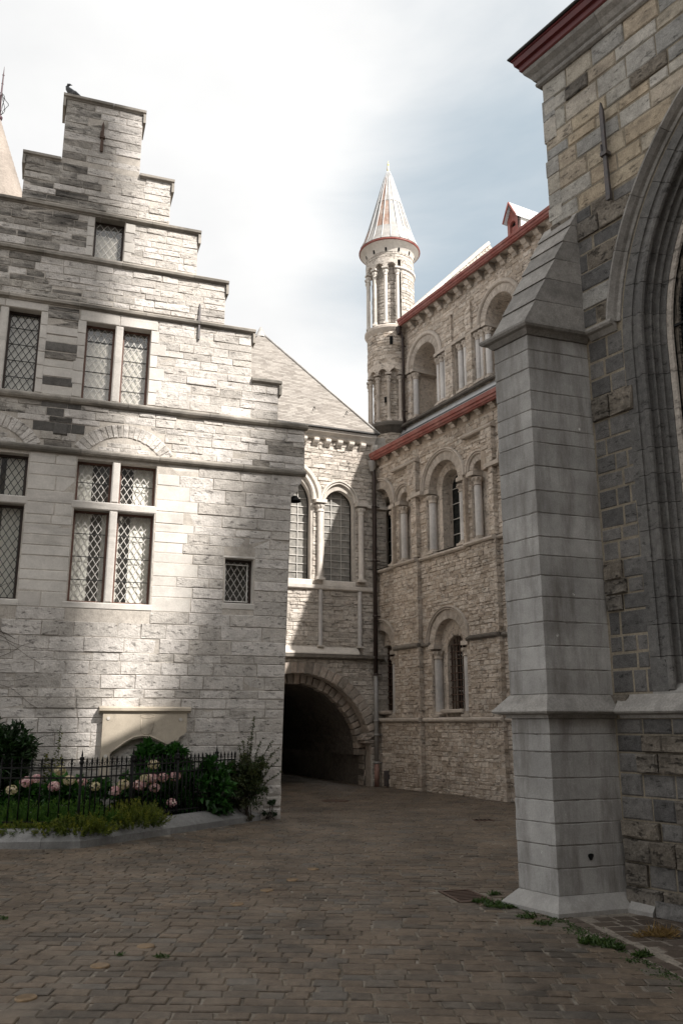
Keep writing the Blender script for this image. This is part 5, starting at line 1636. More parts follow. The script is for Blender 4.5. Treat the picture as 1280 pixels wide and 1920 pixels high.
# ================================================================== BUTTRESS
bA, bB, bC, bD = (1.662, 8.615), (1.934, 8.207), (2.628, 8.456), (2.356, 8.864)
butt = thing('stone_buttress', 'tall grey stone buttress with sloping top standing at the chapel corner', 'buttress', (0, 0, 0), 0)
quad = [bA, bB, bC, bD]
lowj = [.0, .15, .38, .574, .765, .963, 1.159, 1.395, 1.553, 1.70]
upj = [1.92, 2.15, 2.375, 2.604, 2.846, 3.055, 3.255, 3.442, 3.685, 3.915, 4.172, 4.42, 4.581, 4.766, 4.975, 5.223, 5.432, 5.60]
def inset_quad(e):
    cx = sum(p[0] for p in quad) / 4; cy = sum(p[1] for p in quad) / 4
    return [(x + (x - cx) * e, y + (y - cy) * e) for x, y in quad]
def ragged(mb, q, z0, z1):
    """one course: plan q, every edge cut into short lengths so that arrises and bed joints are slightly broken"""
    P = []
    for i in range(4):
        a, b = Vector(q[i]), Vector(q[(i + 1) % 4]); n = 9 if i in (0, 1) else 3
        for k in range(n): P.append((a.lerp(b, k / n), i in (0, 1), k == 0))
    cx = sum(p[0].x for p in P) / len(P); cy = sum(p[0].y for p in P) / len(P)
    rows = []
    for lv_, (z, ins) in enumerate(((z0, .006), (z0 + .006, 0), ((z0 + z1) / 2, 0), (z1 - .006, 0), (z1, .006))):
        row = []
        for p, near_, corner in P:
            d = Vector((cx - p.x, cy - p.y)).normalized()
            o = ins * rng.uniform(.6, 1.5) + (rng.choice((0, 0, .002, .006)) if corner and near_ else 0) + (rng.choice((0, 0, 0, .004, .011)) if near_ and lv_ in (0, 4) else 0)
            dz = 0 if lv_ == 2 else rng.uniform(0, .002) * (1 if lv_ < 2 else -1) + (rng.choice((0, 0, 0, 0, 0, .005)) * (1 if lv_ < 2 else -1) if near_ else 0)
            row.append((p.x + d.x * o, p.y + d.y * o, z + dz))
        rows.append(row)
    n = len(P); vs = [v for r in rows for v in r]; fs = []
    for l in range(4):
        for i in range(n):
            k = (i + 1) % n; fs.append((l * n + i, l * n + k, (l + 1) * n + k, (l + 1) * n + i))
    fs.append(tuple(range(4 * n, 5 * n)))
    mb.add(vs, fs)
for js in (lowj, upj):
    for za, zb in zip(js[:-1], js[1:]):
        e = rng.uniform(-.004, .005); q = inset_quad(e)
        gp_ = rng.choice((.0006, .001, .001, .0025))
        mb = MB(); ragged(mb, q, za + gp_, zb - gp_); mb.build('course_stone', 'butt', butt)
core = MB(); core.prism_z(inset_quad(-.02), -.1, 5.6); core.build('joint_core', 'butt_joint', butt)
bpath = [bD, bA, bB, bC]
d_w = Vector((.555, -.832))
wall_end = lambda k: (bC[0] + d_w.x * k, bC[1] + d_w.y * k)
SET = [(-.02, 0), (.028, 0), (.034, .03), (.06, .034), (.105, .045), (.118, .062), (.112, .075), (.004, .22), (-.02, .22)]
ring_pieces(butt, bpath, SET, 1.70, 'set_off', 'butt_cap', 3)
TOPP = [(-.02, 0), (.012, 0), (.05, .05), (.085, .062), (.10, .085), (.10, .11), (.015, .16), (-.02, .16)]
ring_pieces(butt, bpath, TOPP, 5.602, 'coping', 'butt_cap', 3)
PLN = [(-.02, 0), (.105, 0), (.105, .045), (.004, .165), (-.02, .165)]
ring_pieces(butt, bpath, PLN, -.012, 'plinth_stone', 'plinth', 3)
# the same set-off, coping and plinth run on along the chapel wall
def on_wall(prof, z, x0, x1, name, mat, n=1):
    for i in range(n):
        a, b = x0 + (x1 - x0) * i / n, x0 + (x1 - x0) * (i + 1) / n
        mb = MB(); mb.prism_x([(-o - .004, z + u) for o, u in prof], a + (.003 if i else 0), b - (.003 if i < n - 1 else 0)); fix_normals(mb.build(name, mat, chap))
on_wall(SET, 1.70, .09, CHX1, 'set_off', 'butt_cap', 7)
MB().block([(.0, 1.74), (.22, 1.74), (.2, 1.915), (-.02, 1.915)], -.05, .02, .02, .015).build('worn_stone', 'chapel_rough', chap)
on_wall(TOPP, 5.602, .07, .405, 'coping', 'butt_cap', 1)
on_wall(PLN, -.012, .08, .34, 'plinth_stone', 'plinth', 1)
for k in range(3):
    MB().rect(.36 + .5 * k, .83 + .5 * k, -.01, .13, -.10, .02, .02, .02).build('footing_stone', 'chapel_grey', chap)
# sloping weathering on top
tz = [5.765, 6.02, 6.30, 6.56, 6.80, 7.02, 7.20]
def wplan(z):
    t = (z - 5.765) / (7.2 - 5.765)
    A_ = Vector(bA).lerp(Vector(bD), t); B_ = Vector(bB).lerp(Vector(bC), t)
    return A_, B_
for k, (za, zb) in enumerate(zip(tz[:-1], tz[1:])):
    a0, b0 = wplan(za); a1, b1 = wplan(zb)
    lip = Vector((-.832, -.555)) * .016
    C_, D_ = Vector(bC), Vector(bD)
    vs = [(*(a0 + lip), za + .003), (*(b0 + lip), za + .003), (C_.x, C_.y, za + .003), (D_.x, D_.y, za + .003), (*a1, zb), (*b1, zb), (C_.x, C_.y, zb), (D_.x, D_.y, zb)]
    MB().add(vs, [(0, 1, 5, 4), (1, 2, 6, 5), (3, 0, 4, 7), (3, 2, 1, 0), (4, 5, 6, 7)]).build('weathering_stone', 'butt_cap', butt)
# small hollow and weep holes
mb = MB()
def side_pt(u, z, o=.004): return (bB[0] + .9414 * u + .337 * o, bB[1] + .337 * u - .9414 * o, z)
pts = [side_pt(.36 + .028 * cos(a) * (1 + .3 * sin(3 * a)), .47 + .035 * sin(a) * (1 + .2 * cos(2 * a)), .006) for a in [2 * pi * k / 12 for k in range(12)]]
mb.add(pts, [tuple(range(12))]); mb.build('weep_hole', 'void', butt)

# ================================================================== COBBLES
def inpoly(x, y, P):
    r = False; j = len(P) - 1
    for i in range(len(P)):
        if (P[i][1] > y) != (P[j][1] > y) and x < (P[j][0] - P[i][0]) * (y - P[i][1]) / (P[j][1] - P[i][1]) + P[i][0]: r = not r
        j = i
    return r
BED = [(-12, 12.28), (-4.63, 12.33), (-3.57, 12.43), (-1.36, 16.03), (-1.09, 16.02), (-3.6, 23.4), (-12, 24)]
EDGE = [(1.60, 9.0), (1.70, 8.60), (1.93, 8.06), (2.10, 7.19), (2.28, 6.27), (2.48, 5.3), (2.7, 4.2)]
APRON = EDGE + [(6.0, 3.9), (4.2, 6.3), (2.7, 8.5)]
DRAIN = [(.98, 9.34), (1.30, 9.44), (1.47, 8.88), (1.13, 8.76)]
def ground_ok(x, y):
    if inpoly(x, y, BED) or inpoly(x, y, APRON) or inpoly(x, y, DRAIN): return False
    lx, ly = to_local(CHURCH, x, y)
    if ly > -.0 and lx > -1: return False
    lx, ly = to_local(GATE, x, y)
    if ly > 0 and (lx > -.30 or ly > 7): return False
    lx, ly = to_local(CHAPEL, x, y)
    if ly > -.80 and lx < .4 and lx > -.6 and inpoly(x, y, [(1.60, 8.72), (1.97, 8.10), (2.75, 8.4), (2.5, 9.0)]): return False
    if ly > -.06 and lx > -.45 and ly < 5.4: return False
    return True
cob = []
row = 4.3
while row < 25.5:
    w = rng.uniform(.118, .156)
    xl, xr = -.47 * row - 1.6, .45 * row + 1.6
    x = xl + rng.uniform(0, .2)
    while x < xr:
        l = rng.uniform(.15, .255)
        def wy(xx): return -.022 * xx * abs(xx) * .6 - .012 * xx + .035 * sin(xx * .9 + row * .35)
        xm = x + l / 2; ym = row + w / 2 + wy(xm)
        if ground_ok(xm, ym) and ground_ok(x, ym) and ground_ok(x + l, ym):
            cob.append((x, x + l, row, row + w, wy))
        x += l
    row += w
def cobble_mesh(mb, c, far=False):
    x0, x1, y0, y1, wy = c
    g = rng.uniform(.004, .0125)
    h = rng.uniform(-.004, .004) + .002
    def j(): return rng.uniform(-.010, .010)
    cs = [(x0 + g + j(), y0 + g + j() * .6 + wy(x0)), (x1 - g + j(), y0 + g + j() * .6 + wy(x1)), (x1 - g + j(), y1 - g + j() * .6 + wy(x1)), (x0 + g + j(), y1 - g + j() * .6 + wy(x0))]
    cx = sum(p[0] for p in cs) / 4; cy = sum(p[1] for p in cs) / 4
    def sh(p, q):
        dx, dy = cx - p[0], cy - p[1]
        return (p[0] + (q if dx > 0 else -q), p[1] + (q if dy > 0 else -q) * .8)
    tx, ty = rng.uniform(-.02, .02), rng.uniform(-.03, .03)
    def zz(p): return h + (p[0] - cx) * tx + (p[1] - cy) * ty
    vs = [(p[0], p[1], -.03) for p in cs] + [(p[0], p[1], zz(p) - .007) for p in cs]
    t = []
    for p in cs:
        q = sh(p, .008); t.append((q[0], q[1], zz(q) - .001))
    vs += t
    fs = []
    for i in range(4):
        k = (i + 1) % 4
        fs += [(i, k, 4 + k, 4 + i), (4 + i, 4 + k, 8 + k, 8 + i)]
    if far:
        fs.append((8, 9, 10, 11))
    else:
        vs.append((cx, cy, h + .001)); fs += [(8, 9, 12), (9, 10, 12), (10, 11, 12), (11, 8, 12)]
    mb.add(vs, fs)
def vis_c(c):
    y = (c[2] + c[3]) / 2; x = (c[0] + c[1]) / 2
    return y > 5.25 and abs(x) < .385 * y + .12
cob.sort(key=lambda c: c[2] if vis_c(c) else 100 + c[2])
mass = MB()
for i, c in enumerate(cob):
    if i < 295 and vis_c(c):
        mb = MB(); cobble_mesh(mb, c); mb.build('cobblestone', 'cobble', ground)
    else:
        cobble_mesh(mass, c, c[2] > 10)
mass.build('cobbles', 'cobble', ground, kind='stuff')

# paved apron by the chapel
apb = MB(); apb.add([(x, y, -.003) for x, y in reversed(APRON)], [tuple(range(len(APRON)))], .5)
apron = apb.build('paved_apron', 'sett_joint', None); apron['kind'] = 'structure'; apron['label'] = 'pale mortar bed of the paved strip at the foot of the chapel'
e1 = Vector((.19, -.982)); e2 = Vector((.982, .19)); o0 = Vector((1.62, 9.2))
u = 0
while u < 5.2:
    du = rng.uniform(.15, .185); v = -.6 + rng.uniform(0, .12)
    while v < 3.4:
        dv = rng.uniform(.17, .25)
        cs = [o0 + e1 * a + e2 * b for a, b in ((u + .011, v + .011), (u + .011, v + dv - .011), (u + du - .011, v + dv - .011), (u + du - .011, v + .011))]
        lx, ly = to_local(CHAPEL, *(sum(cs, Vector((0, 0))) / 4))
        ok = all(inpoly(p.x - .125, p.y, APRON) for p in cs) and not any(inpoly(p.x, p.y, [(1.55, 8.68), (1.93, 8.07), (2.75, 8.36), (2.6, 9.2), (1.6, 9.2)]) for p in cs) and ly < -.05
        if ok:
            z = rng.uniform(-.002, .006)
            c_ = sum(cs, Vector((0, 0))) / 4
            vs = [(p.x, p.y, -.03) for p in cs] + [(p.x, p.y, z - .008) for p in cs] + [(p.x + (c_.x - p.x) * .1, p.y + (c_.y - p.y) * .1, z) for p in cs]
            fs = [(8, 9, 10, 11)]
            for i in range(4):
                k = (i + 1) % 4; fs += [(i, k, 4 + k, 4 + i), (4 + i, 4 + k, 8 + k, 8 + i)]
            mb = MB(); mb.add(vs, fs); fix_normals(mb.build('paving_sett', 'sett', apron))
        v += dv
    u += du

for i in range(1, len(EDGE) - 1):
    a, b = Vector(EDGE[i]), Vector(EDGE[i + 1]); L = (b - a).length; n = max(1, round(L / .19)); d = (b - a) / L; nn = Vector((-d.y, d.x))
    if nn.x < 0: nn = -nn
    for k in range(n):
        p, q = a + d * (L * k / n + .008), a + d * (L * (k + 1) / n - .008)
        w = rng.uniform(.10, .13)
        cs = [p + nn * .012, q + nn * .012, q + nn * w, p + nn * w]
        c_ = sum(cs, Vector((0, 0))) / 4
        z = rng.uniform(0, .006)
        vs = [(v.x, v.y, -.03) for v in cs] + [(v.x, v.y, z - .008) for v in cs] + [(v.x + (c_.x - v.x) * .1, v.y + (c_.y - v.y) * .1, z) for v in cs]
        fs = [(8, 9, 10, 11)]
        for m_ in range(4):
            k2 = (m_ + 1) % 4; fs += [(m_, k2, 4 + k2, 4 + m_), (4 + m_, 4 + k2, 8 + k2, 8 + m_)]
        mb = MB(); mb.add(vs, fs); fix_normals(mb.build('border_sett', 'sett', apron))

# drains, covers, studs
def slab(cs, z0, z1, name, mat, parent):
    mb = MB(); mb.prism_z(cs, z0, z1); return fix_normals(mb.build(name, mat, parent))
gr = thing('drain_grate', 'rusty square drain grate sunk in the cobbles beside the buttress', 'drain', (1.22, 9.1, 0), 0)
dl = [(x - 1.22, y - 9.1) for x, y in DRAIN]
def dp_(s, t):
    a = Vector(dl[0]).lerp(Vector(dl[1]), s); b = Vector(dl[3]).lerp(Vector(dl[2]), s); return a.lerp(b, t)
for s0, s1, t0, t1 in [(0, 1, 0, .08), (0, 1, .92, 1), (0, .08, .08, .92), (.92, 1, .08, .92)]:
    slab([dp_(s0, t0), dp_(s1, t0), dp_(s1, t1), dp_(s0, t1)], -.03, .004, 'frame', 'rusty_iron', gr)
for k in range(7):
    t = .14 + .115 * k
    slab([dp_(.08, t), dp_(.92, t), dp_(.92, t + .055), dp_(.08, t + .055)], -.03, .001, 'bar', 'rusty_iron', gr)
slab([dp_(0, 0), dp_(1, 0), dp_(1, 1), dp_(0, 1)], -.021, -.0045, 'pit', 'void', gr)
g2 = thing('drain_grate', 'small dark drain grate far back near the cathedral wall', 'drain', (2.49, 15.88, 0), .1)
slab([(-.17, -.12), (.17, -.12), (.17, .12), (-.17, .12)], -.02, .012, 'frame', 'rusty_iron', g2)
for k in range(4): slab([(-.14 + .075 * k, -.09), (-.10 + .075 * k, -.09), (-.10 + .075 * k, .09), (-.14 + .075 * k, .09)], .0125, .0135, 'slot', 'void', g2)
mh = thing('manhole_cover', 'dark oval iron cover in the cobbles in front of the archway', 'manhole cover', (-.14, 19.7, 0), 0)
mb = MB(); mb.lathe([(.30, -.02), (.30, .012), (.27, .014), (.265, .008), (.001, .010)], 0, 0, 24); mb.build('cover', 'rusty_iron', mh)
studs = [(-1.95, 5.85, 'nearest brass disc in the cobbles at the lower left corner'), (-1.69, 6.57, 'second nearest brass disc in the row across the cobbles'),
         (-1.49, 7.11, 'third brass disc of the row, with green weed just beyond it'), (-.98, 8.67, 'fourth brass disc of the row in the middle of the yard'),
         (-.76, 9.36, 'fifth brass disc, only its rim showing between cobbles'), (-.53, 9.97, 'sixth brass disc of the row across the cobbles'),
         (-.33, 10.67, 'farthest brass disc of the row across the cobbles')]
for x, y, lab in studs:
    t = thing('brass_stud', lab, 'ground marker', (x, y, 0), rng.uniform(0, 3), 'brass discs set in the cobbles')
    MB().lathe([(.068, -.01), (.068, .006), (.062, .010), (.046, .0102)], 0, 0, 28).build('rim', 'brass', t)
    MB().lathe([(.046, .0102), (.03, .0115), (.001, .012)], 0, 0, 28).build('dome', 'brass', t)

# ================================================================== PLANTS
def leaf(mb, p, d, L, W, tone=None, fold=.25):
    d = Vector(d).normalized(); s = d.cross(Vector((rng.gauss(0, .5), rng.gauss(0, .5), 1)))
    if s.length < .1: s = d.orthogonal()
    s.normalize(); n = s.cross(d)
    p = Vector(p); m = p + d * L * .45
    mb.add([tuple(p), tuple(m + s * W / 2 + n * W * fold), tuple(p + d * L - n * L * .12), tuple(m - s * W / 2 + n * W * fold)], [(0, 1, 2), (0, 2, 3)], tone)
def rdir(up=.3):
    while True:
        v = Vector((rng.gauss(0, 1), rng.gauss(0, 1), rng.gauss(0, 1) + up))
        if v.length > .2: return v.normalized()
def bush(name, label, cat, c, rad, n, L, W, mat, group=None, up=.4, clumps=26, stems=8, shell=.55):
    t = thing(name, label, cat, (c[0], c[1], 0), 0, group)
    mb = MB()
    cl = []
    for k in range(clumps):
        v = rdir(.3); q = rng.uniform(shell, 1.0)
        cl.append((Vector((v.x * rad[0] * q, v.y * rad[1] * q, c[2] + v.z * rad[2] * q)), rng.uniform(.2, .42) * min(rad), rng.uniform(-.25, .25)))
    for i in range(n):
        p, r, tt = rng.choice(cl)
        v = rdir(.2); pos = p + v * r * rng.uniform(.5, 1.1)
        if pos.z < .04: continue
        out = (pos - Vector((0, 0, c[2]))); out.normalize()
        leaf(mb, pos, out * .7 + rdir(up) * .8, L * rng.uniform(.7, 1.2), W * rng.uniform(.7, 1.2), min(1, max(0, rng.uniform(.1, .75) + tt)))
    mb.build('foliage', mat, t, kind='stuff')
    sm = MB()
    for k in range(stems):
        p, r, tt = rng.choice(cl)
        sm.tube([(rng.uniform(-.08, .08), rng.uniform(-.08, .08), 0.02), (p.x * .5, p.y * .5, p.z * .55), tuple(p)], [.012, .008, .004], 5)
    sm.build('stems', 'twig', t)
    return t
def flower_head(t, p, r, mat):
    mb = MB()
    n = int(95 * (r / .085) ** 2)
    for k in range(n):
        v = rdir(.35)
        q = Vector(p) + Vector((v.x * r, v.y * r, v.z * r * .8))
        s = v.orthogonal().normalized(); u = v.cross(s); a = rng.uniform(0, 6); s2 = s * cos(a) + u * sin(a); u2 = v.cross(s2)
        w = r * .24
        mb.add([tuple(q + s2 * w), tuple(q + u2 * w + v * w * .3), tuple(q - s2 * w), tuple(q - u2 * w + v * w * .3)], [(0, 1, 2, 3)])
    mb.build('flower_head', mat, t)

bed = MB(); bed.add([(-12, 12.5, .10), (-4.63, 12.55, .10), (-3.7, 12.65, .10), (-1.55, 16.15, .06), (-1.3, 16.1, .06), (-3.0, 15.4, .12), (-12, 12.3 + 1.2, .12)], [(0, 1, 2, 3, 4, 5, 6)], .5)
bed2 = MB(); bed2.add([(-12, 12.45, .11), (-4.63, 12.5, .11), (-3.65, 12.6, .11), (-1.45, 16.05, .06), (-1.5, 16.2, .06), (-9, 13.9, .11), (-12, 13.5, .11)], [(0, 1, 2, 3, 4, 5, 6)], .5)
soil = bed2.build('flower_bed_soil', 'soil', None); soil['kind'] = 'structure'; soil['label'] = 'dark soil of the flower bed under the house wall'
kerb = thing('bed_kerb', 'grey splayed stone kerb bordering the flower bed', 'kerb', (0, 0, 0), 0)
KP = [(-.27, -.03), (0, -.03), (0, .085), (-.03, .11), (-.21, .23), (-.27, .235)]
ring_pieces(kerb, [(-12, 12.28), (-4.63, 12.33), (-3.57, 12.43), (-1.36, 16.03)], KP, 0, 'kerb_stone', 'kerb', .62)

fence = thing('iron_fence', 'black wrought iron fence with spear tops round the flower bed', 'fence', (-3.72, 12.75, 0), 0)
def picket(parent, x, y, z0=.22, spear=1.17, scroll=None):
    mb = MB()
    mb.tube([(x, y, z0), (x, y, spear - .09)], .0105, 5)
    mb.lathe([(.0085, spear - .10), (.016, spear - .085), (.010, spear - .07), (.017, spear - .045), (.001, spear + .012)], x, y, 6)
    if scroll:
        dx, dy = scroll
        for s in (-1, 1):
            pts = []
            for k in range(9):
                a = -1.2 + k * .62; rr_ = .028 - .0022 * k
                pts.append((x + s * dx * (.026 + rr_ * cos(a)), y + s * dy * (.026 + rr_ * cos(a)), spear - .085 + rr_ * sin(a)))
            mb.tube(pts, .0045, 4)
    return mb.build('picket', 'iron', parent)
def post(parent, x, y):
    mb = MB()
    mb.tube([(x, y, .1), (x, y, 1.10)], .021, 8)
    mb.lathe([(.021, 1.08), (.036, 1.10), (.036, 1.12), (.024, 1.13), (.036, 1.155), (.036, 1.175), (.012, 1.19), (.016, 1.205), (.001, 1.29)], x, y, 8)
    return mb.build('post', 'iron', parent)
segs = [((0, 0), (-4.6, -.08), .142, [1.0 * 4.6]), ((0, 0), (2.08, 3.42), .098, None)]
for (ax, ay), (bx, by), sp_, _ in segs:
    L = math.hypot(bx - ax, by - ay); dx, dy = (bx - ax) / L, (by - ay) / L
    n = int(L / sp_)
    for k in range(1, n + 1):
        s = k * sp_
        picket(fence, ax + dx * s, ay + dy * s, spear=1.17 + rng.uniform(-.004, .004), scroll=(dx, dy) if s < 3.2 else None)
    for z, w in ((1.035, .011), (.897, .011), (.30, .011)):
        mb = MB()
        px_, py_ = -dy * .009, dx * .009
        mb.add([(ax + px_ * q, ay + py_ * q, z + h_) for q, h_ in ((-1, -w), (1, -w), (1, w), (-1, w))] + [(bx + px_ * q, by + py_ * q, z + h_) for q, h_ in ((-1, -w), (1, -w), (1, w), (-1, w))],
               [(0, 1, 5, 4), (1, 2, 6, 5), (2, 3, 7, 6), (3, 0, 4, 7)]); mb.build('rail', 'iron', fence)
post(fence, 0, 0)
for s in (1.02, 2.03, 3.02, 3.98): post(fence, s * .5196, s * .8544)
post(fence, -2.1, -.037); post(fence, -4.2, -.073)

def at_house(x, out, z): return tuple(local(HOUSE, x, -out, z))
c = at_house(-4.72, .55, .98)
bush('rhododendron', 'dark glossy rhododendron rising against the shaded wall at the left edge', 'bush', c, (.66, .42, .66), 4200, .14, .045, 'lf_dark', clumps=60, shell=.3)
c = at_house(-3.83, .30, .9)
t = thing('ivy_shoot', 'thin upright leafy shoot climbing the wall left of the plaque', 'climbing plant', (c[0], c[1], 0))
mb = MB()
for sx, zt, n in ((0, 1.60, 90), (-.16, 1.18, 70), (.1, 1.15, 60), (-.08, 1.0, 60)):
    for k in range(n):
        z = .5 + (zt - .5) * k / n; x = sx + .03 * sin(z * 5)
        leaf(mb, (x + rng.gauss(0, .015), -.01 + rng.gauss(0, .015), z), (rng.gauss(0, 1), -.5 + rng.gauss(0, .6), .5), .055, .035)
mb.build('foliage', 'lf_yel', t, kind='stuff')
MB().tube([(0, .01, .1), (.02, .01, .8), (0, .01, 1.58)], [.008, .006, .003], 5).build('stems', 'twig', t)
FL = [(-4.474, 1.0, 0.71), (-4.279, 1.0, 0.76), (-4.125, 1.0, 0.765), (-3.993, 1.0, 0.778), (-3.866, 1.0, 0.751), (-3.792, 1.0, 0.916), (-3.646, 1.0, 0.762), (-3.564, 1.0, 0.729), (-3.45, 1.0, 0.703),
      (-3.251, 1.0, 0.722), (-3.054, 1.0, 0.694), (-2.937, 1.0, 0.659), (-2.817, 1.0, 0.713), (-2.728, 1.0, 0.743), (-2.586, 1.0, 0.724), (-2.481, 1.0, 0.795), (-2.545, 1.0, 0.747), (-2.373, 1.0, 0.826),
      (-2.177, 0.8, 0.836), (-1.984, 0.8, 0.791), (-2.331, 1.0, 0.669), (-2.038, 0.95, 0.373), (-2.365, 1.0, 0.99), (-2.549, 1.0, 0.658)]
hyd = [(-4.3, .62, .42, 'hydrangea with cream and dull pink heads beside the dark rhododendron'), (-3.72, .62, .42, 'hydrangea with pale heads below the upright leafy shoot'),
       (-3.05, .62, .40, 'hydrangea with pink heads in front of the left end of the stone plaque'), (-2.45, .58, .48, 'tallest hydrangea with pink heads and bright leaves under the plaque arch'),
       (-1.95, .5, .46, 'hydrangea with few deep pink heads beside the broad leaved bush')]
bushes = []
for x, o, z, lab in hyd:
    c = at_house(x, o, z)
    bushes.append((x, o, c, bush('hydrangea', lab, 'hydrangea', c, (.40, .34, .38), 900, .13, .085, 'lf_mid', 'hydrangeas behind the fence', clumps=26, shell=.35)))
for i, (x, o, z) in enumerate(FL):
    if i in (3, 7, 10, 13, 16): continue
    z += rng.uniform(-.05, .07)
    b = min(bushes, key=lambda q: abs(q[0] - x))
    p = at_house(x, o, z)
    r = rng.uniform(.075, .095)
    pale = (i % 3 == 0 and x < -2.3) or i in (5, 22)
    flower_head(b[3], (p[0] - b[2][0], p[1] - b[2][1], p[2]), r, 'petal_cream' if pale else 'petal')
for x, o, z, r_, lab in [(-1.35, .42, .55, (.45, .32, .48), 'dark broad leaved bush filling the right end of the bed'), (-1.95, .30, .95, (.26, .2, .28), 'broad leaved bush reaching the lower right corner of the plaque'),
                         (-2.35, .28, 1.0, (.24, .2, .28), 'bright green leafy top showing under the broken plaque')]:
    c = at_house(x, o, z)
    bush('leafy_bush', lab, 'bush', c, r_, 1000, .15, .095, 'lf_mid', clumps=26, shell=.35)
c = at_house(-.62, .26, .6)
ct = bush('cotoneaster', 'feathery dark shrub with arching shoots at the corner of the house', 'bush', c, (.42, .26, .60), 5200, .065, .034, 'lf_dull', clumps=60, up=.3, shell=.25)
mb = MB(); sm = MB()
for sx, sz, n in [(-.02, 1.76, 120), (-.22, 1.36, 80), (-.12, 1.42, 80), (.10, 1.40, 80), (.28, 1.36, 90), (.38, 1.22, 80), (.44, 1.05, 70), (.46, .82, 60), (-.3, 1.3, 70)]:
    P0 = Vector((sx * .2, 0, .35)); P2 = Vector((sx + .12 * (1 if sx > 0 else .6), -.05 + rng.uniform(-.1, .05), sz)); P1 = Vector((sx * .4, -.05, sz * .75))
    pts = [P0 * (1 - t) ** 2 + P1 * 2 * t * (1 - t) + P2 * t * t for t in [k / 10 for k in range(11)]]
    sm.tube(pts, [.009 - .0007 * k for k in range(11)], 4)
    for k in range(n):
        t = rng.uniform(.25, 1); q = P0 * (1 - t) ** 2 + P1 * 2 * t * (1 - t) + P2 * t * t
        leaf(mb, q, rdir(.2), .05 * rng.uniform(.7, 1.2), .024)
ax_ = HOUSE[1]
for b_ in (mb, sm): b_.v = [(v[0] * cos(ax_) - v[1] * sin(ax_), v[0] * sin(ax_) + v[1] * cos(ax_), v[2]) for v in b_.v]
mb.build('shoot_leaves', 'lf_dull', ct, kind='stuff'); sm.build('shoots', 'twig', ct)
# dark ivy at the very foot of the corner
c = at_house(-.18, .1, .16)
bush('corner_ivy', 'dark low ivy clinging to the worn foot of the house corner', 'ivy', c, (.16, .12, .2), 220, .05, .04, 'lf_dark', clumps=8)

def heath(cx, cy, rx, ry, h, n, lab, mat):
    t = thing('heath_shrub', lab, 'shrub', (cx, cy, .1), 0, 'low heath shrubs inside the kerb')
    mb = MB()
    ns = n // 26
    for k in range(ns):
        a = rng.uniform(0, 2 * pi); q = math.sqrt(rng.random())
        x, y = rx * q * cos(a), ry * q * sin(a)
        hh = h * (1 - .55 * q * q) * rng.uniform(.75, 1.12)
        lean = Vector((x * .5 + rng.gauss(0, .05), y * .5 + rng.gauss(0, .05) - .03, hh))
        tt = rng.uniform(-.22, .22)
        for i in range(26):
            s = rng.uniform(.25, 1)
            p = Vector((x, y, 0)) + lean * s
            leaf(mb, p, lean.normalized() * .9 + rdir(.2) * .75, .055 * rng.uniform(.6, 1.2), .011, min(1, max(0, .15 + .5 * s + tt + rng.uniform(-.1, .15))))
    mb.build('foliage', mat, t, kind='stuff')
for cx, cy, rx, ry, h, n, lab, mat in [
    (-5.05, 12.78, .60, .24, .20, 5000, 'low green heath shrub at the left edge of the bed', 'lf_green'), (-4.35, 12.70, .50, .20, .22, 5000, 'low yellow tipped heath shrub spilling onto the kerb', 'lf_yel'),
    (-3.66, 12.74, .34, .22, .30, 5000, 'low yellow tipped heath shrub at the bend of the kerb', 'lf_yel'), (-3.12, 13.58, .34, .42, .42, 8000, 'bushy yellow green heath shrub right of the fence corner post', 'lf_yel'),
    (-4.85, 13.12, .70, .30, .46, 8000, 'taller green heath shrub behind the left fence pickets', 'lf_green'), (-3.95, 13.2, .55, .34, .46, 8000, 'taller green heath shrub behind the fence corner post', 'lf_green')]:
    heath(cx, cy, rx, ry, h, n, lab, mat)

def tuft(x, y, r, n, h, lab, mat='weed', name='weed_tuft', cat='weed', group='weeds in the paving joints', flat=True):
    t = thing(name, lab, cat, (x, y, 0), 0, group)
    mb = MB()
    for k in range(n):
        a = rng.uniform(0, 2 * pi); q = r * math.sqrt(rng.random())
        p = (q * cos(a) * 1.3, q * sin(a), .0)
        leaf(mb, p, (rng.gauss(0, .8), rng.gauss(0, .8), rng.uniform(.3, 1.0)), h * rng.uniform(.5, 1.2), h * (.35 if flat else .08))
    mb.build('blades', mat, t, kind='stuff')
for x, y, r, n, h, lab in [(1.50, 8.60, .13, 300, .055, 'largest patch of green weed beside the plinth of the buttress'), (1.34, 8.78, .07, 110, .05, 'weed patch between drain grate and buttress'),
                           (1.62, 8.12, .07, 90, .045, 'weed patch on the joint line in front of the plinth corner'), (1.70, 7.86, .06, 70, .04, 'sparse weed patch on the joint line below the plinth corner'),
                           (1.97, 7.22, .10, 240, .055, 'thick weed clump half way along the apron edge'), (2.07, 7.08, .06, 110, .05, 'weed on the near side of the thick clump'),
                           (2.20, 6.84, .045, 130, .05, 'small round weed clump nearest the camera on the apron edge'), (-1.31, 6.80, .04, 40, .04, 'tiny weed beside the third brass disc'),
                           (-1.62, 6.85, .03, 24, .035, 'tiny weed left of the third brass disc'), (-2.95, 8.05, .05, 40, .04, 'small weed at the left edge of the cobbles'), (1.52, 9.15, .05, 70, .045, 'weed at the far side of the drain grate')]:
    tuft(x, y, r, n, h, lab)
tuft(2.56, 7.45, .09, 220, .10, 'dry straw coloured grass tuft on the apron setts', 'straw', 'dry_grass_tuft', 'weed', None, False)
tuft(2.38, 7.43, .05, 90, .06, 'smaller dry grass tuft left of the straw coloured one', 'straw', 'dry_grass_tuft', 'weed', None, False)
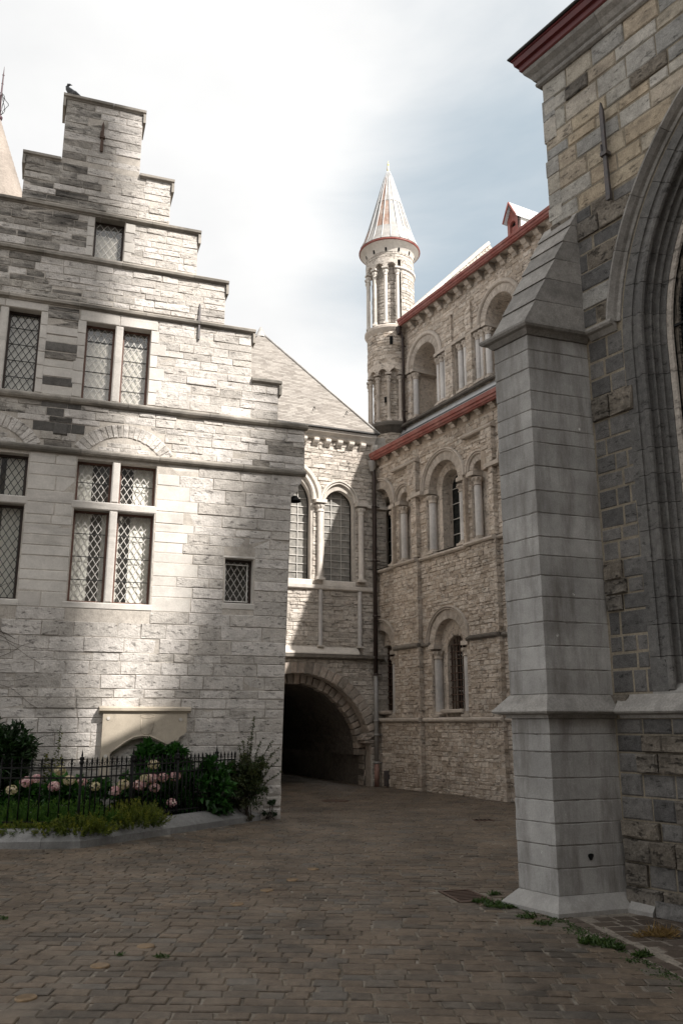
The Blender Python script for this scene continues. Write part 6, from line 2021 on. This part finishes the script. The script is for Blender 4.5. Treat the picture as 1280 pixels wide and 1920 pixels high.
# moss and bits along the joint between cobbles and apron
mb = MB()
for k in range(2200):
    s = rng.random(); i = min(int(s * 4), 3); f = s * 4 - i
    px_ = EDGE[i + 1][0] + (EDGE[i + 2][0] - EDGE[i + 1][0]) * f; py_ = EDGE[i + 1][1] + (EDGE[i + 2][1] - EDGE[i + 1][1]) * f
    leaf(mb, (px_ + rng.gauss(-.06, .075), py_, -.006), (rng.gauss(0, 1), rng.gauss(0, 1), .35), .022, .012)
o = mb.build('moss', 'weed', None, kind='stuff'); o['label'] = 'sparse moss in the joint between cobbles and apron'; o['category'] = 'moss'

# ================================================================== BEHIND THE VIEWER: cathedral towers, and unseen blocks added to shade the yard
aA = Vector((cos(R(SUN_AZ)), sin(R(SUN_AZ)))); sH = Vector((sin(R(SUN_AZ)), -cos(R(SUN_AZ))))
def gp(a, d): v = aA * a + sH * d; return (v.x, v.y)
def block_building(name, label, a0, a1, d0, d1, h, mat='church'):
    t = thing(name, label, 'cathedral', (0, 0, 0), 0)
    P = [gp(a0, d0), gp(a0, d1), gp(a1, d1), gp(a1, d0)]
    mb = MB(); mb.prism_z(P, -.2, h); fix_normals(mb.build('wall', mat, t))
    return t
t1 = block_building('cathedral_tower', 'tall square cathedral tower beyond the yard, shading the left of the house', -2.4, 8.72, 56, 66, 82.0)
mb = MB()
for k in range(4):
    for j in range(7):
        a = -.2 + 2.2 * k; z = 12 + 9.5 * j
        vs = [(*gp(a + q, 55.95), z + w) for q, w in ((0, 0), (1.0, 0), (1.0, 3.4), (.5, 4.1), (0, 3.4))]
        mb.add(vs, [(0, 1, 2, 3, 4)])
mb.build('windows', 'void', t1, kind='stuff')
mb = MB(); P = [gp(-2.0, 56), gp(-2.0, 66), gp(8.62, 66), gp(8.62, 56)]; ap_ = gp(3.3, 61)
t2 = thing('cathedral_tower', 'round cathedral tower with steep spire beyond the yard', 'cathedral', (*gp(11.68, 76), 0), 0)
mb = MB(); mb.lathe([(3.9, -.2), (3.9, 79.7)], 0, 0, 24, smooth=False); mb.build('wall', 'church', t2)
mb = MB(); mb.lathe([(4.9, 79.3), (.02, 93.0)], 0, 0, 24, smooth=False); mb.build('spire', 'slate_dark', t2)
t3 = block_building('yard_shade_block', 'broad high block added out of view between the towers to shade the yard', 2.2, 11.2, 80, 92, 90.3)  # unseen mass added to keep the sun off the cobbles
mb = MB(); mb.prism_z([gp(11.21, 80), gp(11.21, 92), gp(20, 92), gp(20, 80)], -.2, 93.6); fix_normals(mb.build('taller_shade_wall', 'church', t3))  # taller part added to close a strip of sun before the archway
mb = MB()
for k in range(5):
    a = 4.5 + 3.2 * k
    mb.add([(*gp(a + q, 79.95), z) for q, z in ((0, 40), (1.4, 40), (1.4, 70), (.7, 72), (0, 70))], [(0, 1, 2, 3, 4)])
mb.build('windows', 'void', t3, kind='stuff')

t5 = thing('added_house', 'plain stone house added unseen behind the viewer to darken the buttress side', 'house', (0, 0, 0), 0)  # out of view, added to cut sky light on the buttress side
mb = MB(); mb.prism_z([(-9, -6), (-9, -13), (15, -13), (15, -6)][::-1], -.2, 12.0); fix_normals(mb.build('wall', 'church', t5))
mb = MB(); mb.add([(-9.2, -5.7, 12), (15.2, -5.7, 12), (15.2, -13.3, 12), (-9.2, -13.3, 12), (-9.2, -9.5, 15.5), (15.2, -9.5, 15.5)], [(0, 1, 5, 4), (2, 3, 4, 5), (3, 0, 4), (1, 2, 5)]); mb.build('roof', 'slate_dark', t5)
mb = MB()
for k in range(6):
    for z in (1.2, 4.8, 8.4): mb.add([(-7 + 3.8 * k + q, -5.98, z + w) for q, w in ((0, 0), (1.2, 0), (1.2, 2.0), (0, 2.0))], [(3, 2, 1, 0)])
mb.build('windows', 'void', t5, kind='stuff')
